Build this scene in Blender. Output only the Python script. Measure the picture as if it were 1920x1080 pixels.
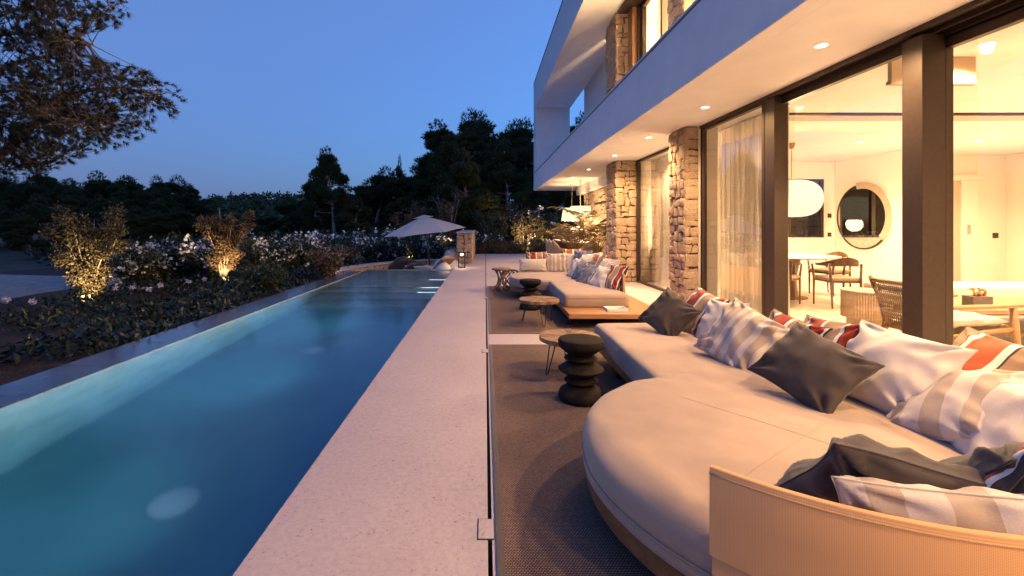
import bpy, math, random
import numpy as np
from mathutils import Vector, Matrix, noise
R = math.radians
for o in list(bpy.data.objects): bpy.data.objects.remove(o)
sc = bpy.context.scene
COL = sc.collection

# ---------------------------------------------------------------- camera
F, H, VX, VY = 860.0, 1.3, 909.3, 421.3      # focal length in px of a 1920 frame, eye height, vanishing point
cam = bpy.data.cameras.new('camera'); camo = bpy.data.objects.new('camera', cam); COL.objects.link(camo)
camo.location = (0, 0, H); camo.rotation_euler = (R(90), 0, 0)
cam.sensor_width = 36; cam.lens = F / 1920 * 36
cam.shift_x = (960 - VX) / 1920; cam.shift_y = -(540 - VY) / 1920
cam.clip_start = .05; cam.clip_end = 3000
sc.camera = camo
def at(px, py, Y):                            # a point seen at a pixel of the photograph, at depth Y
    return ((px - VX) / F * Y, Y, H - (py - VY) / F * Y)

# ---------------------------------------------------------------- sky, sun, exposure
w = bpy.data.worlds.new('World'); sc.world = w; w.use_nodes = True
nt = w.node_tree; nt.nodes.clear()
sky = nt.nodes.new('ShaderNodeTexSky'); sky.sky_type = 'NISHITA'; sky.sun_disc = False
sky.sun_elevation = R(-2.0); sky.sun_rotation = R(60); sky.altitude = 100
sky.air_density = 1.0; sky.dust_density = 2.0; sky.ozone_density = 5.0
SKY_TINT = (2.6, 4.6, 2.8, 1); SKY_FLAT = (.0190, .0330, .0745, 1)
mx = nt.nodes.new('ShaderNodeMix'); mx.data_type = 'RGBA'; mx.blend_type = 'MULTIPLY'
mx.inputs[0].default_value = 1; mx.inputs[7].default_value = SKY_TINT
bg = nt.nodes.new('ShaderNodeBackground'); bg.inputs[1].default_value = .15; mx2 = nt.nodes.new('ShaderNodeMix'); mx2.data_type = 'RGBA'; mx2.blend_type = 'ADD'; mx2.inputs[0].default_value = 1; mx2.inputs[7].default_value = tuple(c/.15 for c in SKY_FLAT[:3]) + (1,)
out = nt.nodes.new('ShaderNodeOutputWorld')
nt.links.new(sky.outputs[0], mx.inputs[6]); nt.links.new(mx.outputs[2], mx2.inputs[6]); nt.links.new(mx2.outputs[2], bg.inputs[0]); nt.links.new(bg.outputs[0], out.inputs[0])
sl = bpy.data.lights.new('sun', 'SUN'); sl.energy = 0.02; sl.angle = R(10); sl.color = (1, .8, .65)
so = bpy.data.objects.new('sun', sl); COL.objects.link(so); so.rotation_euler = (R(88), 0, R(120))
sc.view_settings.view_transform = 'Standard'; sc.view_settings.look = 'None'
sc.view_settings.exposure = 2.5; sc.view_settings.gamma = 1
sc.render.engine = 'CYCLES'
cy = sc.cycles
cy.use_denoising = True
try: cy.denoiser = 'OPENIMAGEDENOISE'
except Exception: pass
cy.max_bounces = 9; cy.diffuse_bounces = 5; cy.glossy_bounces = 4; cy.transmission_bounces = 6
cy.transparent_max_bounces = 12; cy.volume_bounces = 0
cy.sample_clamp_indirect = 4.0; cy.blur_glossy = 1.0; cy.caustics_reflective = False
WARM = (1.0, 0.60, 0.27)
WARM2 = (1.0, 0.66, 0.34)

# ---------------------------------------------------------------- helpers: objects
def link(o, parent=None):
    COL.objects.link(o)
    if parent is not None: o.parent = parent
    return o
def tag(o, label, cat, group=None):
    o['label'] = label; o['category'] = cat
    if group: o['group'] = group
    return o
def thing(name, label, cat, loc=(0, 0, 0), rz=0, group=None):
    o = bpy.data.objects.new(name, None); o.empty_display_size = .1
    o.location = loc; o.rotation_euler = (0, 0, rz); link(o)
    return tag(o, label, cat, group)
def struct(o):
    o['kind'] = 'structure'; return o
def stuff(o):
    o['kind'] = 'stuff'; return o
def mesh_np(name, V, Fc, mat, smooth=False):
    V = np.asarray(V, dtype=np.float32); Fc = np.asarray(Fc, dtype=np.int32)
    me = bpy.data.meshes.new(name); n, k = Fc.shape
    me.vertices.add(len(V)); me.vertices.foreach_set('co', V.ravel())
    me.loops.add(n * k); me.loops.foreach_set('vertex_index', Fc.ravel())
    me.polygons.add(n); me.polygons.foreach_set('loop_start', np.arange(0, n * k, k, dtype=np.int32))
    me.update(calc_edges=True); me.validate()
    if mat: me.materials.append(mat)
    if smooth: me.shade_smooth()
    return me
def obj_np(name, V, Fc, mat, parent=None, smooth=False, loc=None):
    o = bpy.data.objects.new(name, mesh_np(name, V, Fc, mat, smooth))
    if loc: o.location = loc
    return link(o, parent)
def copy_tree(o, parent=None):
    c = o.copy(); COL.objects.link(c)
    if parent is not None: c.parent = parent
    for ch in o.children: copy_tree(ch, c)
    return c
class MB:
    """collects geometry of ONE part"""
    def __init__(s): s.v = []; s.f = []; s.uv = None
    def add(s, v, f):
        b = len(s.v); s.v += [tuple(p) for p in v]; s.f += [tuple(i + b for i in q) for q in f]; return s
    def box(s, x0, x1, y0, y1, z0, z1):
        return s.add([(x0,y0,z0),(x1,y0,z0),(x1,y1,z0),(x0,y1,z0),(x0,y0,z1),(x1,y0,z1),(x1,y1,z1),(x0,y1,z1)],
                     [(3,2,1,0),(4,5,6,7),(0,1,5,4),(1,2,6,5),(2,3,7,6),(3,0,4,7)])
    def prism(s, poly, z0, z1):
        n = len(poly)
        return s.add([(p[0], p[1], z0) for p in poly] + [(p[0], p[1], z1) for p in poly],
                     [tuple(range(n - 1, -1, -1)), tuple(range(n, 2 * n))] + [(i, (i + 1) % n, n + (i + 1) % n, n + i) for i in range(n)])
    def lathe(s, prof, n=32, cx=0, cy=0, cz=0, cap=True):
        v = []; f = []; m = len(prof)
        for r, z in prof:
            for k in range(n):
                a = 2 * math.pi * k / n; v.append((cx + r * math.cos(a), cy + r * math.sin(a), cz + z))
        for j in range(m - 1):
            for k in range(n):
                k2 = (k + 1) % n; f.append((j*n+k, j*n+k2, (j+1)*n+k2, (j+1)*n+k))
        if cap:
            f.append(tuple(range(n - 1, -1, -1))); f.append(tuple((m-1)*n + k for k in range(n)))
        return s.add(v, f)
    def tube(s, pts, r, n=8, closed=False):
        pts = [Vector(p) for p in pts]; m = len(pts)
        rr = r if isinstance(r, (list, tuple)) else [r] * m
        v = []; f = []; prev = None
        for i, p in enumerate(pts):
            a = pts[(i - 1) % m] if (i or closed) else p; b = pts[(i + 1) % m] if (i < m - 1 or closed) else p
            t = (b - a).normalized()
            u = prev - t * prev.dot(t) if prev is not None else t.orthogonal()
            if u.length < 1e-5: u = t.orthogonal()
            u.normalize(); prev = u; q = t.cross(u)
            for k in range(n):
                an = 2 * math.pi * k / n; v.append(p + (u * math.cos(an) + q * math.sin(an)) * rr[i])
        for i in range(m if closed else m - 1):
            j = (i + 1) % m
            for k in range(n):
                k2 = (k + 1) % n; f.append((i*n+k, i*n+k2, j*n+k2, j*n+k))
        if not closed:
            f.append(tuple(range(n - 1, -1, -1))); f.append(tuple((m-1)*n + k for k in range(n)))
        return s.add(v, f)
    def grid(s, P):                               # P[i][j] points
        n, m = len(P), len(P[0]); v = [p for row in P for p in row]
        return s.add(v, [(i*m+j, i*m+j+1, (i+1)*m+j+1, (i+1)*m+j) for i in range(n-1) for j in range(m-1)])
    def build(s, name, mat, parent=None, smooth=False, bevel=0, loc=None, angle=None):
        me = bpy.data.meshes.new(name); me.from_pydata([tuple(p) for p in s.v], [], s.f); me.update()
        if mat: me.materials.append(mat)
        if smooth: me.shade_smooth()
        o = bpy.data.objects.new(name, me)
        if loc: o.location = loc
        link(o, parent)
        if angle is not None and smooth:
            try: me.set_sharp_from_angle(angle=R(angle))
            except Exception: pass
        if bevel:
            b = o.modifiers.new('bevel', 'BEVEL'); b.width = bevel; b.segments = 2; b.limit_method = 'ANGLE'
        return o
def box(name, x0, x1, y0, y1, z0, z1, mat, parent=None, bevel=0):
    return MB().box(x0, x1, y0, y1, z0, z1).build(name, mat, parent, bevel=bevel)

# ---------------------------------------------------------------- helpers: materials
def nodes(name):
    m = bpy.data.materials.new(name); m.use_nodes = True
    t = m.node_tree; t.nodes.clear()
    o = t.nodes.new('ShaderNodeOutputMaterial'); return m, t, o
def N(t, typ, **kw):
    n = t.nodes.new(typ)
    for k, v in kw.items(): setattr(n, k, v)
    return n
def col4(c): return (c[0], c[1], c[2], 1)
def coords(t, kind='Object', scale=None):
    tc = N(t, 'ShaderNodeTexCoord'); s = tc.outputs[kind]
    if scale is not None:
        mp = N(t, 'ShaderNodeMapping'); mp.inputs['Scale'].default_value = scale if isinstance(scale, tuple) else (scale,)*3
        t.links.new(s, mp.inputs[0]); s = mp.outputs[0]
    return s
def ramp(t, fac, stops, interp='LINEAR'):
    r = N(t, 'ShaderNodeValToRGB'); cr = r.color_ramp; cr.interpolation = interp
    while len(cr.elements) < len(stops): cr.elements.new(.5)
    for e, (p, c) in zip(cr.elements, stops): e.position = p; e.color = col4(c)
    t.links.new(fac, r.inputs[0]); return r.outputs[0]
def noise_tex(t, vec, scale, detail=4, rough=.55):
    n = N(t, 'ShaderNodeTexNoise'); n.inputs['Scale'].default_value = scale
    n.inputs['Detail'].default_value = detail; n.inputs['Roughness'].default_value = rough
    t.links.new(vec, n.inputs['Vector']); return n.outputs['Fac']
def mixc(t, f, a, b, mode='MIX'):
    m = N(t, 'ShaderNodeMix', data_type='RGBA', blend_type=mode)
    for i, x in ((0, f), (6, a), (7, b)):
        if hasattr(x, 'links') or hasattr(x, 'is_linked'): t.links.new(x, m.inputs[i])
        else: m.inputs[i].default_value = x if i == 0 else col4(x)
    return m.outputs[2]
def bump(t, h, strength=.3, dist=.01):
    b = N(t, 'ShaderNodeBump'); b.inputs['Strength'].default_value = strength; b.inputs['Distance'].default_value = dist
    t.links.new(h, b.inputs['Height']); return b.outputs[0]
def principled(t, o, color, rough=.6, normal=None, metal=0, spec=.5, sheen=0):
    p = N(t, 'ShaderNodeBsdfPrincipled')
    if isinstance(color, tuple): p.inputs['Base Color'].default_value = col4(color)
    else: t.links.new(color, p.inputs['Base Color'])
    if isinstance(rough, (int, float)): p.inputs['Roughness'].default_value = rough
    else: t.links.new(rough, p.inputs['Roughness'])
    p.inputs['Metallic'].default_value = metal; p.inputs['Specular IOR Level'].default_value = spec
    if sheen: p.inputs['Sheen Weight'].default_value = sheen
    if normal is not None: t.links.new(normal, p.inputs['Normal'])
    t.links.new(p.outputs[0], o.inputs[0]); return p
def M_noise(name, c1, c2, scale=8, rough=.7, bs=.2, bd=.01, bscale=None, detail=5, metal=0, spec=.4, kind='Object', sheen=0):
    m, t, o = nodes(name); v = coords(t, kind)
    f = noise_tex(t, v, scale, detail)
    c = ramp(t, f, [(.3, c1), (.7, c2)])
    nb = bump(t, noise_tex(t, v, bscale or scale * 4, 6), bs, bd)
    principled(t, o, c, rough, nb, metal, spec, sheen); return m
def M_emit(name, c, s):
    m, t, o = nodes(name); e = N(t, 'ShaderNodeEmission'); e.inputs[0].default_value = col4(c); e.inputs[1].default_value = s
    t.links.new(e.outputs[0], o.inputs[0]); return m
def M_wood(name, c1, c2, axis=1, scale=1.0, rough=.45):
    m, t, o = nodes(name)
    sc3 = [14 * scale] * 3; sc3[axis] = .9 * scale
    v = coords(t, 'Object', tuple(sc3))
    f = noise_tex(t, v, 3.0, 6, .6)
    c = ramp(t, f, [(.25, c1), (.5, tuple((a + b) / 2 for a, b in zip(c1, c2))), (.75, c2)])
    principled(t, o, c, rough, bump(t, f, .15, .004)); return m
def M_fabric(name, c, weave=420, var=.12, bs=.25, rough=.9, kind='Object'):
    m, t, o = nodes(name); v = coords(t, kind)
    f = noise_tex(t, v, 5, 4)
    c1 = tuple(x * (1 - var) for x in c); c2 = tuple(min(1, x * (1 + var)) for x in c)
    base = ramp(t, f, [(.3, c1), (.7, c2)])
    fine = noise_tex(t, v, weave, 2)
    base = mixc(t, .25, base, ramp(t, fine, [(.3, tuple(x * .6 for x in c)), (.7, tuple(min(1, x * 1.35) for x in c))]))
    principled(t, o, base, rough, bump(t, fine, bs, .002), 0, .2, .25); return m

WHITE = M_noise('white_render', (.72, .725, .75), (.78, .785, .81), 3, .85, .12, .004, 220, spec=.2)
INWALL = M_noise('interior_plaster', (.80, .76, .70), (.84, .80, .74), 1.5, .8, .05, .002, 60, spec=.2)
BRONZE = M_noise('bronze_aluminium', (.050, .034, .026), (.060, .042, .032), 30, .42, .03, .001, 300, metal=.3)
BLACKM = M_noise('black_metal', (.012, .011, .011), (.02, .018, .017), 20, .45, .05, .002)
DARKWOOD = M_noise('charred_wood', (.008, .0055, .0045), (.024, .016, .012), 14, .78, .5, .004, 60, spec=.18)
TEAK = M_wood('teak', (.20, .085, .030), (.40, .20, .085), 0)
TEAKY = M_wood('teak_long', (.12, .05, .020), (.26, .12, .052), 1)
CHAIRWOOD = M_wood('chair_oak', (.26, .13, .055), (.40, .23, .11), 0, .8)
WALNUT = M_wood('walnut', (.06, .028, .014), (.13, .062, .03), 2, .8)
SEAT = M_fabric('seat_fabric', (.34, .25, .198), 380)
BACKMESH = None
LINEN = M_fabric('linen_white', (.56, .50, .455), 300, .08)
CHARC = M_fabric('charcoal_fabric', (.052, .041, .041), 420, .3, .5, 1.0)
BLUEGREY = M_fabric('blue_grey_fabric', (.16, .18, .24), 300, .2)
def m_mesh():
    m, t, o = nodes('batyline_mesh'); v = coords(t, 'UV')
    chk = N(t, 'ShaderNodeTexChecker'); chk.inputs['Scale'].default_value = 1
    mp = N(t, 'ShaderNodeMapping'); mp.inputs['Scale'].default_value = (1, 1, 1); mp.inputs['Rotation'].default_value = (0, 0, R(45))
    t.links.new(v, mp.inputs[0]); t.links.new(mp.outputs[0], chk.inputs[0]); chk.inputs['Scale'].default_value = 420
    c = mixc(t, chk.outputs['Fac'], (.70, .405, .195), (.52, .295, .135))
    principled(t, o, c, .75, bump(t, chk.outputs['Fac'], .25, .003), 0, .3); return m
BACKMESH = m_mesh()
WELT = M_fabric('welt_tape', (.58, .345, .165), 300, .1)
def m_deck():
    m, t, o = nodes('limestone_deck'); v = coords(t, 'Object')
    a = noise_tex(t, v, 1.3, 6, .6); b = noise_tex(t, v, 34, 6, .75)
    c = ramp(t, a, [(.3, (.42, .345, .345)), (.7, (.52, .44, .435))])
    c = mixc(t, .42, c, ramp(t, b, [(.28, (.27, .225, .215)), (.5, (.455, .385, .395)), (.72, (.61, .53, .535))]))
    pit = N(t, 'ShaderNodeMapRange'); pit.inputs['From Min'].default_value = .40; pit.inputs['From Max'].default_value = .33
    pit.inputs['To Min'].default_value = 0; pit.inputs['To Max'].default_value = 1; t.links.new(noise_tex(t, v, 52, 3, .6), pit.inputs['Value'])
    gate = N(t, 'ShaderNodeMapRange'); gate.inputs['From Min'].default_value = .42; gate.inputs['From Max'].default_value = .62; t.links.new(noise_tex(t, v, 9, 3), gate.inputs['Value'])
    pn = N(t, 'ShaderNodeMath', operation='MULTIPLY'); t.links.new(pit.outputs[0], pn.inputs[0]); t.links.new(gate.outputs[0], pn.inputs[1])
    c = mixc(t, pn.outputs[0], c, (.22, .165, .15))
    sub = N(t, 'ShaderNodeMath', operation='SUBTRACT'); t.links.new(b, sub.inputs[0]); t.links.new(pn.outputs[0], sub.inputs[1])
    principled(t, o, c, .62, bump(t, sub.outputs[0], .22, .004), 0, .35); return m
DECK = m_deck()
MARBLE = M_noise('interior_limestone', (.56, .50, .43), (.66, .60, .52), 1.2, .32, .02, .002, spec=.5)
def m_rug():
    m, t, o = nodes('woven_rug'); v = coords(t, 'Object')
    br = N(t, 'ShaderNodeTexBrick'); br.inputs['Scale'].default_value = 1
    br.inputs['Brick Width'].default_value = .0125; br.inputs['Row Height'].default_value = .0085; br.inputs['Mortar Size'].default_value = .0021
    br.inputs['Mortar Smooth'].default_value = .6; br.inputs['Bias'].default_value = -.1
    br.inputs['Color1'].default_value = (.30, .205, .175, 1); br.inputs['Color2'].default_value = (.20, .14, .12, 1); br.inputs['Mortar'].default_value = (.018, .014, .015, 1)
    t.links.new(v, br.inputs['Vector'])
    n = noise_tex(t, v, 2.2, 4)
    c = mixc(t, 1, br.outputs['Color'], ramp(t, n, [(.3, (.80, .80, .80)), (.7, (1.1, 1.05, 1.02))]), 'MULTIPLY')
    inv = N(t, 'ShaderNodeMath', operation='SUBTRACT'); inv.inputs[0].default_value = 1; t.links.new(br.outputs['Fac'], inv.inputs[1])
    principled(t, o, c, .9, bump(t, inv.outputs[0], .5, .003), 0, .2); return m
RUG = m_rug()
RUGHEM = M_fabric('rug_hem', (.085, .066, .06), 500, .15)
def m_stone(name, c1, c2, c3):
    m, t, o = nodes(name)
    oi = N(t, 'ShaderNodeObjectInfo'); v = coords(t, 'Object')
    add = N(t, 'ShaderNodeVectorMath', operation='ADD'); t.links.new(v, add.inputs[0]); t.links.new(oi.outputs['Location'], add.inputs[1])
    v = add.outputs[0]
    a = noise_tex(t, v, 9, 6, .65); b = noise_tex(t, v, 45, 6, .7)
    c = ramp(t, a, [(.25, c1), (.5, c2), (.75, c3)])
    rnd = ramp(t, oi.outputs['Random'], [(0, (.62, .56, .50)), (.35, (.85, .80, .74)), (.7, (1.05, 1.0, .97)), (1, (1.3, 1.26, 1.22))])
    c = mixc(t, 1, c, rnd, 'MULTIPLY')
    c = mixc(t, .5, c, ramp(t, b, [(.3, tuple(x * .5 for x in c1)), (.6, c3)]))
    mixh = N(t, 'ShaderNodeMath', operation='ADD'); t.links.new(a, mixh.inputs[0]); t.links.new(b, mixh.inputs[1])
    principled(t, o, c, .9, bump(t, mixh.outputs[0], .9, .028), 0, .2); return m
STONE = m_stone('honey_stone', (.36, .245, .155), (.50, .37, .26), (.62, .50, .38))
MORTAR = M_noise('dark_mortar', (.10, .066, .043), (.18, .125, .085), 20, .95, .6, .02)
def m_glass():
    m, t, o = nodes('window_glass')
    tr = N(t, 'ShaderNodeBsdfTransparent'); tr.inputs[0].default_value = (.93, .95, .94, 1)
    gl = N(t, 'ShaderNodeBsdfGlossy'); gl.inputs['Roughness'].default_value = .0; gl.inputs[0].default_value = (1, 1, 1, 1)
    fr = N(t, 'ShaderNodeFresnel'); fr.inputs[0].default_value = 1.5
    dbl = N(t, 'ShaderNodeMath', operation='MULTIPLY'); dbl.inputs[1].default_value = 2.1; dbl.use_clamp = True; t.links.new(fr.outputs[0], dbl.inputs[0])
    mx = N(t, 'ShaderNodeMixShader'); t.links.new(dbl.outputs[0], mx.inputs[0]); t.links.new(tr.outputs[0], mx.inputs[1]); t.links.new(gl.outputs[0], mx.inputs[2])
    t.links.new(mx.outputs[0], o.inputs[0]); return m
GLASS = m_glass()
def m_sheer(name, c, tr=.25):
    m, t, o = nodes(name)
    d = N(t, 'ShaderNodeBsdfDiffuse'); d.inputs[0].default_value = col4(c)
    l = N(t, 'ShaderNodeBsdfTranslucent'); l.inputs[0].default_value = col4(c)
    x = N(t, 'ShaderNodeBsdfTransparent')
    a = N(t, 'ShaderNodeMixShader'); a.inputs[0].default_value = .45; t.links.new(d.outputs[0], a.inputs[1]); t.links.new(l.outputs[0], a.inputs[2])
    b = N(t, 'ShaderNodeMixShader'); b.inputs[0].default_value = tr; t.links.new(a.outputs[0], b.inputs[1]); t.links.new(x.outputs[0], b.inputs[2])
    t.links.new(b.outputs[0], o.inputs[0]); return m
SHEER = m_sheer('sheer_curtain', (.66, .61, .55), .34)
PARASOLC = m_sheer('parasol_canvas', (.78, .77, .76), 0)
def m_leaf(name, c1, c2, rough=.5, spec=.4):
    m, t, o = nodes(name); v = coords(t, 'Object')
    c = ramp(t, noise_tex(t, v, 3.5, 4), [(.3, c1), (.7, c2)])
    principled(t, o, c, rough, None, 0, spec); return m
PINE = m_leaf('pine_needles', (.030, .044, .018), (.085, .098, .042), .7, .2)
PINEN = m_leaf('near_pine_needles', (.020, .023, .010), (.048, .044, .021), .6, .3)
LEAFD = m_leaf('dark_leaf', (.014, .026, .010), (.040, .056, .024))
LEAFO = m_leaf('olive_leaf', (.036, .034, .019), (.075, .066, .038), .6)
LEAFR = m_leaf('reddish_leaf', (.060, .035, .025), (.10, .075, .035), .6)
GROUNDL = m_leaf('ground_leaf', (.006, .014, .008), (.022, .036, .022), .45)
PETAL = m_leaf('white_petal', (.72, .74, .78), (.82, .82, .84), .6)
MAUVE = m_leaf('mauve_petal', (.55, .48, .66), (.75, .70, .80), .6)
PALML = m_leaf('palm_leaf', (.10, .10, .03), (.24, .15, .06), .5)
BARK = M_noise('bark', (.10, .065, .042), (.22, .15, .10), 12, .95, .8, .03)
BARKL = M_noise('pale_bark', (.24, .20, .16), (.36, .31, .26), 10, .9, .6, .02)
SOIL = M_noise('bark_mulch_soil', (.018, .010, .008), (.048, .024, .017), 6, .95, .9, .05, 26)
GRAVEL = M_noise('pale_gravel', (.13, .14, .155), (.30, .30, .31), 3.5, .95, 1.0, .04, 24, detail=12)
GRASSG = M_noise('scrub_ground', (.020, .022, .013), (.055, .052, .030), .35, .95, .8, .1, 3)

# =====================================================================================================
#                                          THE GROUND, POOL, DECK
# =====================================================================================================
WZ = -.045                                  # water level
PXL, PXR, PY0, PY1 = -3.52, -.925, -4.0, 13.62
g = MB().add([(-1200,-200,-.72),(1200,-200,-.72),(1200,2200,-.72),(-1200,2200,-.72)], [(0,1,2,3)])
# the ground leaves out the pool basin: four sheets in one mesh
g = MB()
for (x0, x1, y0, y1) in ((-1200, PXL-.3, -200, 2200), (PXR+.2, 1200, -200, 2200), (PXL-.3, PXR+.2, -200, PY0-.3), (PXL-.3, PXR+.2, PY1+.3, 2200)):
    g.add([(x0,y0,-.72),(x1,y0,-.72),(x1,y1,-.72),(x0,y1,-.72)], [(0,1,2,3)])
struct(g.build('ground', GRASSG))
# planting bed beside the pool
def bedz(x, y):
    d = max(0, -4.05 - x)
    return -.16 - .10 * min(d, 3) / 3 + .06 * noise.noise((x * .7, y * .7, 0)) - .26 * max(0, min(1, (d - 6) / 4))
nx, ny = 46, 60
P = [[(-4.02 - 14.5 * (i / nx) ** 1.4, 1.0 + 24 * j / ny, 0) for j in range(ny + 1)] for i in range(nx + 1)]
P = [[(x, y, bedz(x, y)) for x, y, z in row] for row in P]
struct(MB().grid([r[::-1] for r in P]).build('planting_bed', SOIL, smooth=True))
# gravel drive
dr = [(-9.4, 9.4), (-8.6, 10.6), (-9.3, 12.6), (-12.5, 15.2), (-18, 17.4), (-30, 19), (-34, 9), (-24, 6)]
def drz(x, y): return bedz(x, y) + .07 if x > -18.4 else -.40
pts = []
for i in range(13):
    row = []
    for j in range(13):
        a, b = i / 12, j / 12
        A = Vector((-8.9 - 1.6*a, 9.3 + 4.2*a + .5*math.sin(a*3))); B = Vector((-30, 7 + 11*a))
        p = A.lerp(B, b ** 1.3); row.append((p.x, p.y, -.27 - .07*b + .0*a))
    pts.append(row)
struct(MB().grid(pts).build('gravel_drive', GRAVEL, smooth=True))

# pool basin
def m_pooltile():
    m, t, o = nodes('pool_tile'); v = coords(t, 'Object')
    br = N(t, 'ShaderNodeTexBrick'); br.inputs['Scale'].default_value = 1
    br.inputs['Brick Width'].default_value = .30; br.inputs['Row Height'].default_value = .15; br.inputs['Mortar Size'].default_value = .004
    br.inputs['Color1'].default_value = (.41, .45, .44, 1); br.inputs['Color2'].default_value = (.50, .54, .52, 1); br.inputs['Mortar'].default_value = (.55, .59, .56, 1)
    br.inputs['Bias'].default_value = .1
    geo = N(t, 'ShaderNodeNewGeometry'); sp = N(t, 'ShaderNodeSeparateXYZ'); t.links.new(v, sp.inputs[0])
    cb = N(t, 'ShaderNodeCombineXYZ'); t.links.new(sp.outputs['Y'], cb.inputs[0])
    ad = N(t, 'ShaderNodeMath', operation='ADD'); t.links.new(sp.outputs['Z'], ad.inputs[0]); t.links.new(sp.outputs['X'], ad.inputs[1])
    t.links.new(ad.outputs[0], cb.inputs[1]); t.links.new(cb.outputs[0], br.inputs['Vector'])
    n = noise_tex(t, v, 2.5, 4)
    c = mixc(t, 1, br.outputs['Color'], ramp(t, n, [(.3, (.82, .85, .85)), (.7, (1.1, 1.08, 1.05))]), 'MULTIPLY')
    principled(t, o, c, .4, None, 0, .4); return m
POOLT = m_pooltile()
BZ = -1.30
b = MB()
b.add([(PXL,PY0,BZ),(PXL,PY1,BZ),(PXL,PY1,-.037),(PXL,PY0,-.037)], [(3,2,1,0)]); b.add([(PXL,PY0,-.037),(PXL,PY1,-.037),(PXL-.02,PY1,-.037),(PXL-.02,PY0,-.037)], [(0,1,2,3)])
b.add([(PXR,PY0,BZ),(PXR,PY1,BZ),(PXR,PY1,-.03),(PXR,PY0,-.03)], [(0,1,2,3)])
b.add([(PXL,PY0,BZ),(PXR,PY0,BZ),(PXR,PY0,-.03),(PXL,PY0,-.03)], [(3,2,1,0)])
b.add([(PXL,PY1,BZ),(PXR,PY1,BZ),(PXR,PY1,-.03),(PXL,PY1,-.03)], [(0,1,2,3)])
basin = thing('swimming_pool', 'long lap pool of blue water running beside the pale stone terrace', 'pool', (0, 0, 0))
b.build('basin_wall', POOLT, basin)
POOLF = M_noise('pool_floor_plaster', (.17, .36, .38), (.24, .44, .46), 1.2, .5, .02)
MB().add([(PXL,PY0,BZ),(PXR,PY0,BZ),(PXR,PY1,BZ),(PXL,PY1,BZ)], [(0,1,2,3)]).build('basin_floor', POOLF, basin)
steps = [(8.6, -1.02), (9.15, -.78), (9.7, -.54), (10.25, -.40)]
for i, (y, z) in enumerate(steps):
    y1 = steps[i+1][0] if i < 3 else PY1 - .004
    box('step', PXL + .012 + .002*i, PXR - .012 - .002*i, y, y1 + (.002 if i < 3 else 0), BZ - .1, z, POOLT, basin, .012)
COPING = M_noise('wet_slate_coping', (.055, .080, .13), (.090, .125, .19), 5, .20, .12, .003, 40, spec=.7)
for k in range(22):                          # coping stones of the overflow edge
    y0 = -3.6 + k * .80
    if y0 + .8 > PY1 + .3: break
    box('coping_stone', PXL - .50, PXL - .006, y0 + .0015, y0 + .7985, -.20, -.035, COPING, basin, .004)
box('overflow_wall', PXL - .46, PXL - .03, PY0, PY1 + .2, -1.3, -.205, COPING, basin)
DISC = M_noise('white_drain', (.72, .74, .74), (.80, .82, .80), 4, .5, .02)
for (x, y) in ((-2.14, 3.16), (-2.30, 6.15)):
    MB().lathe([(.15, 0), (.15, .012), (.13, .02), (.001, .022)], 28, x, y, BZ, False).build('drain_cover', DISC, basin, smooth=True, angle=40)
def m_water():
    m, t, o = nodes('pool_water'); v = coords(t, 'Object', (1.0, .5, 1))
    g = N(t, 'ShaderNodeBsdfGlass'); g.inputs['IOR'].default_value = 1.33; g.inputs['Roughness'].default_value = .15
    g.inputs[0].default_value = (1, 1, 1, 1)
    t.links.new(bump(t, noise_tex(t, v, 1.6, 3, .5), .16, .06), g.inputs['Normal'])
    va = N(t, 'ShaderNodeVolumeAbsorption'); va.inputs[0].default_value = (.18, .59, .77, 1); va.inputs[1].default_value = .72
    t.links.new(g.outputs[0], o.inputs[0]); t.links.new(va.outputs[0], o.inputs[1]); return m
wat = MB().box(PXL - .004, PXR + .004, PY0 - .004, PY1 + .004, BZ - .12, WZ).build('water', m_water(), basin)
# underwater lamps in the right-hand wall
FIX = M_noise('steel_fixture', (.4, .4, .4), (.5, .5, .5), 8, .35, .02, metal=.8)
for y in (.6, 2.9, 5.2, 7.5):
    p = MB().lathe([(.001, 0), (.085, 0), (.09, .012), (.001, .016)], 20).build('underwater_lamp', M_emit('pool_lamp_lens', (.75, .95, 1), 1), basin)
    p.rotation_euler = (0, R(-90), 0); p.location = (PXR - .004, y, -.55)
    l = bpy.data.lights.new('underwater_light', 'SPOT'); l.energy = 58; l.color = (1.0, .97, .84); l.spot_size = R(104); l.spot_blend = 1.0; l.shadow_soft_size = .08
    lo = link(bpy.data.objects.new('underwater_light', l), basin); lo.location = (PXR - .06, y, -.50); lo.rotation_euler = (0, R(101), 0)
for (y, z) in ((9.69, -.545), (10.24, -.405), (11.6, -.385)):
    box('step_light', PXR - .50, PXR - .03, y - .03, y - .005, z, z + .012, M_emit('led_strip', (.9, .97, 1), .9), basin)

# terrace slabs: pool strip, drain slot, main terrace
tr = thing('terrace', 'pale limestone terrace between the pool and the house', 'terrace'); del tr['category']; del tr['label']; struct(tr)
SLX0, SLX1 = .012, .030
SLAB_Y = [-4.0, -1.2, 1.6, 4.4, 7.2, 10.0, 12.6, 15.17]
box('terrace_slab', PXR - .012, SLX0, -9, 15.17, -.10, 0, DECK, tr, .003)
box('terrace_slab', -.58, SLX0, 15.172, 20.4, -.10, 0, DECK, tr, .003)
box('terrace_slab', SLX1, SLX1 + .012, -9, 20.4, -.10, 0, DECK, tr)
box('terrace_slab', SLX1 + .0124, 3.10, -9, 20.4, -.10, 0, DECK, tr, .003)
box('terrace_slab', 3.1024, 9.0, 11.0, 20.4, -.10, 0, DECK, tr, .003)
box('terrace_slab', 3.1024, 3.40, -9, 10.42, -.10, 0, DECK, tr)
box('drain_channel', SLX0 - .03, SLX1 + .03, -9, 20.4, -.2, -.101, BLACKM, tr)
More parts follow.
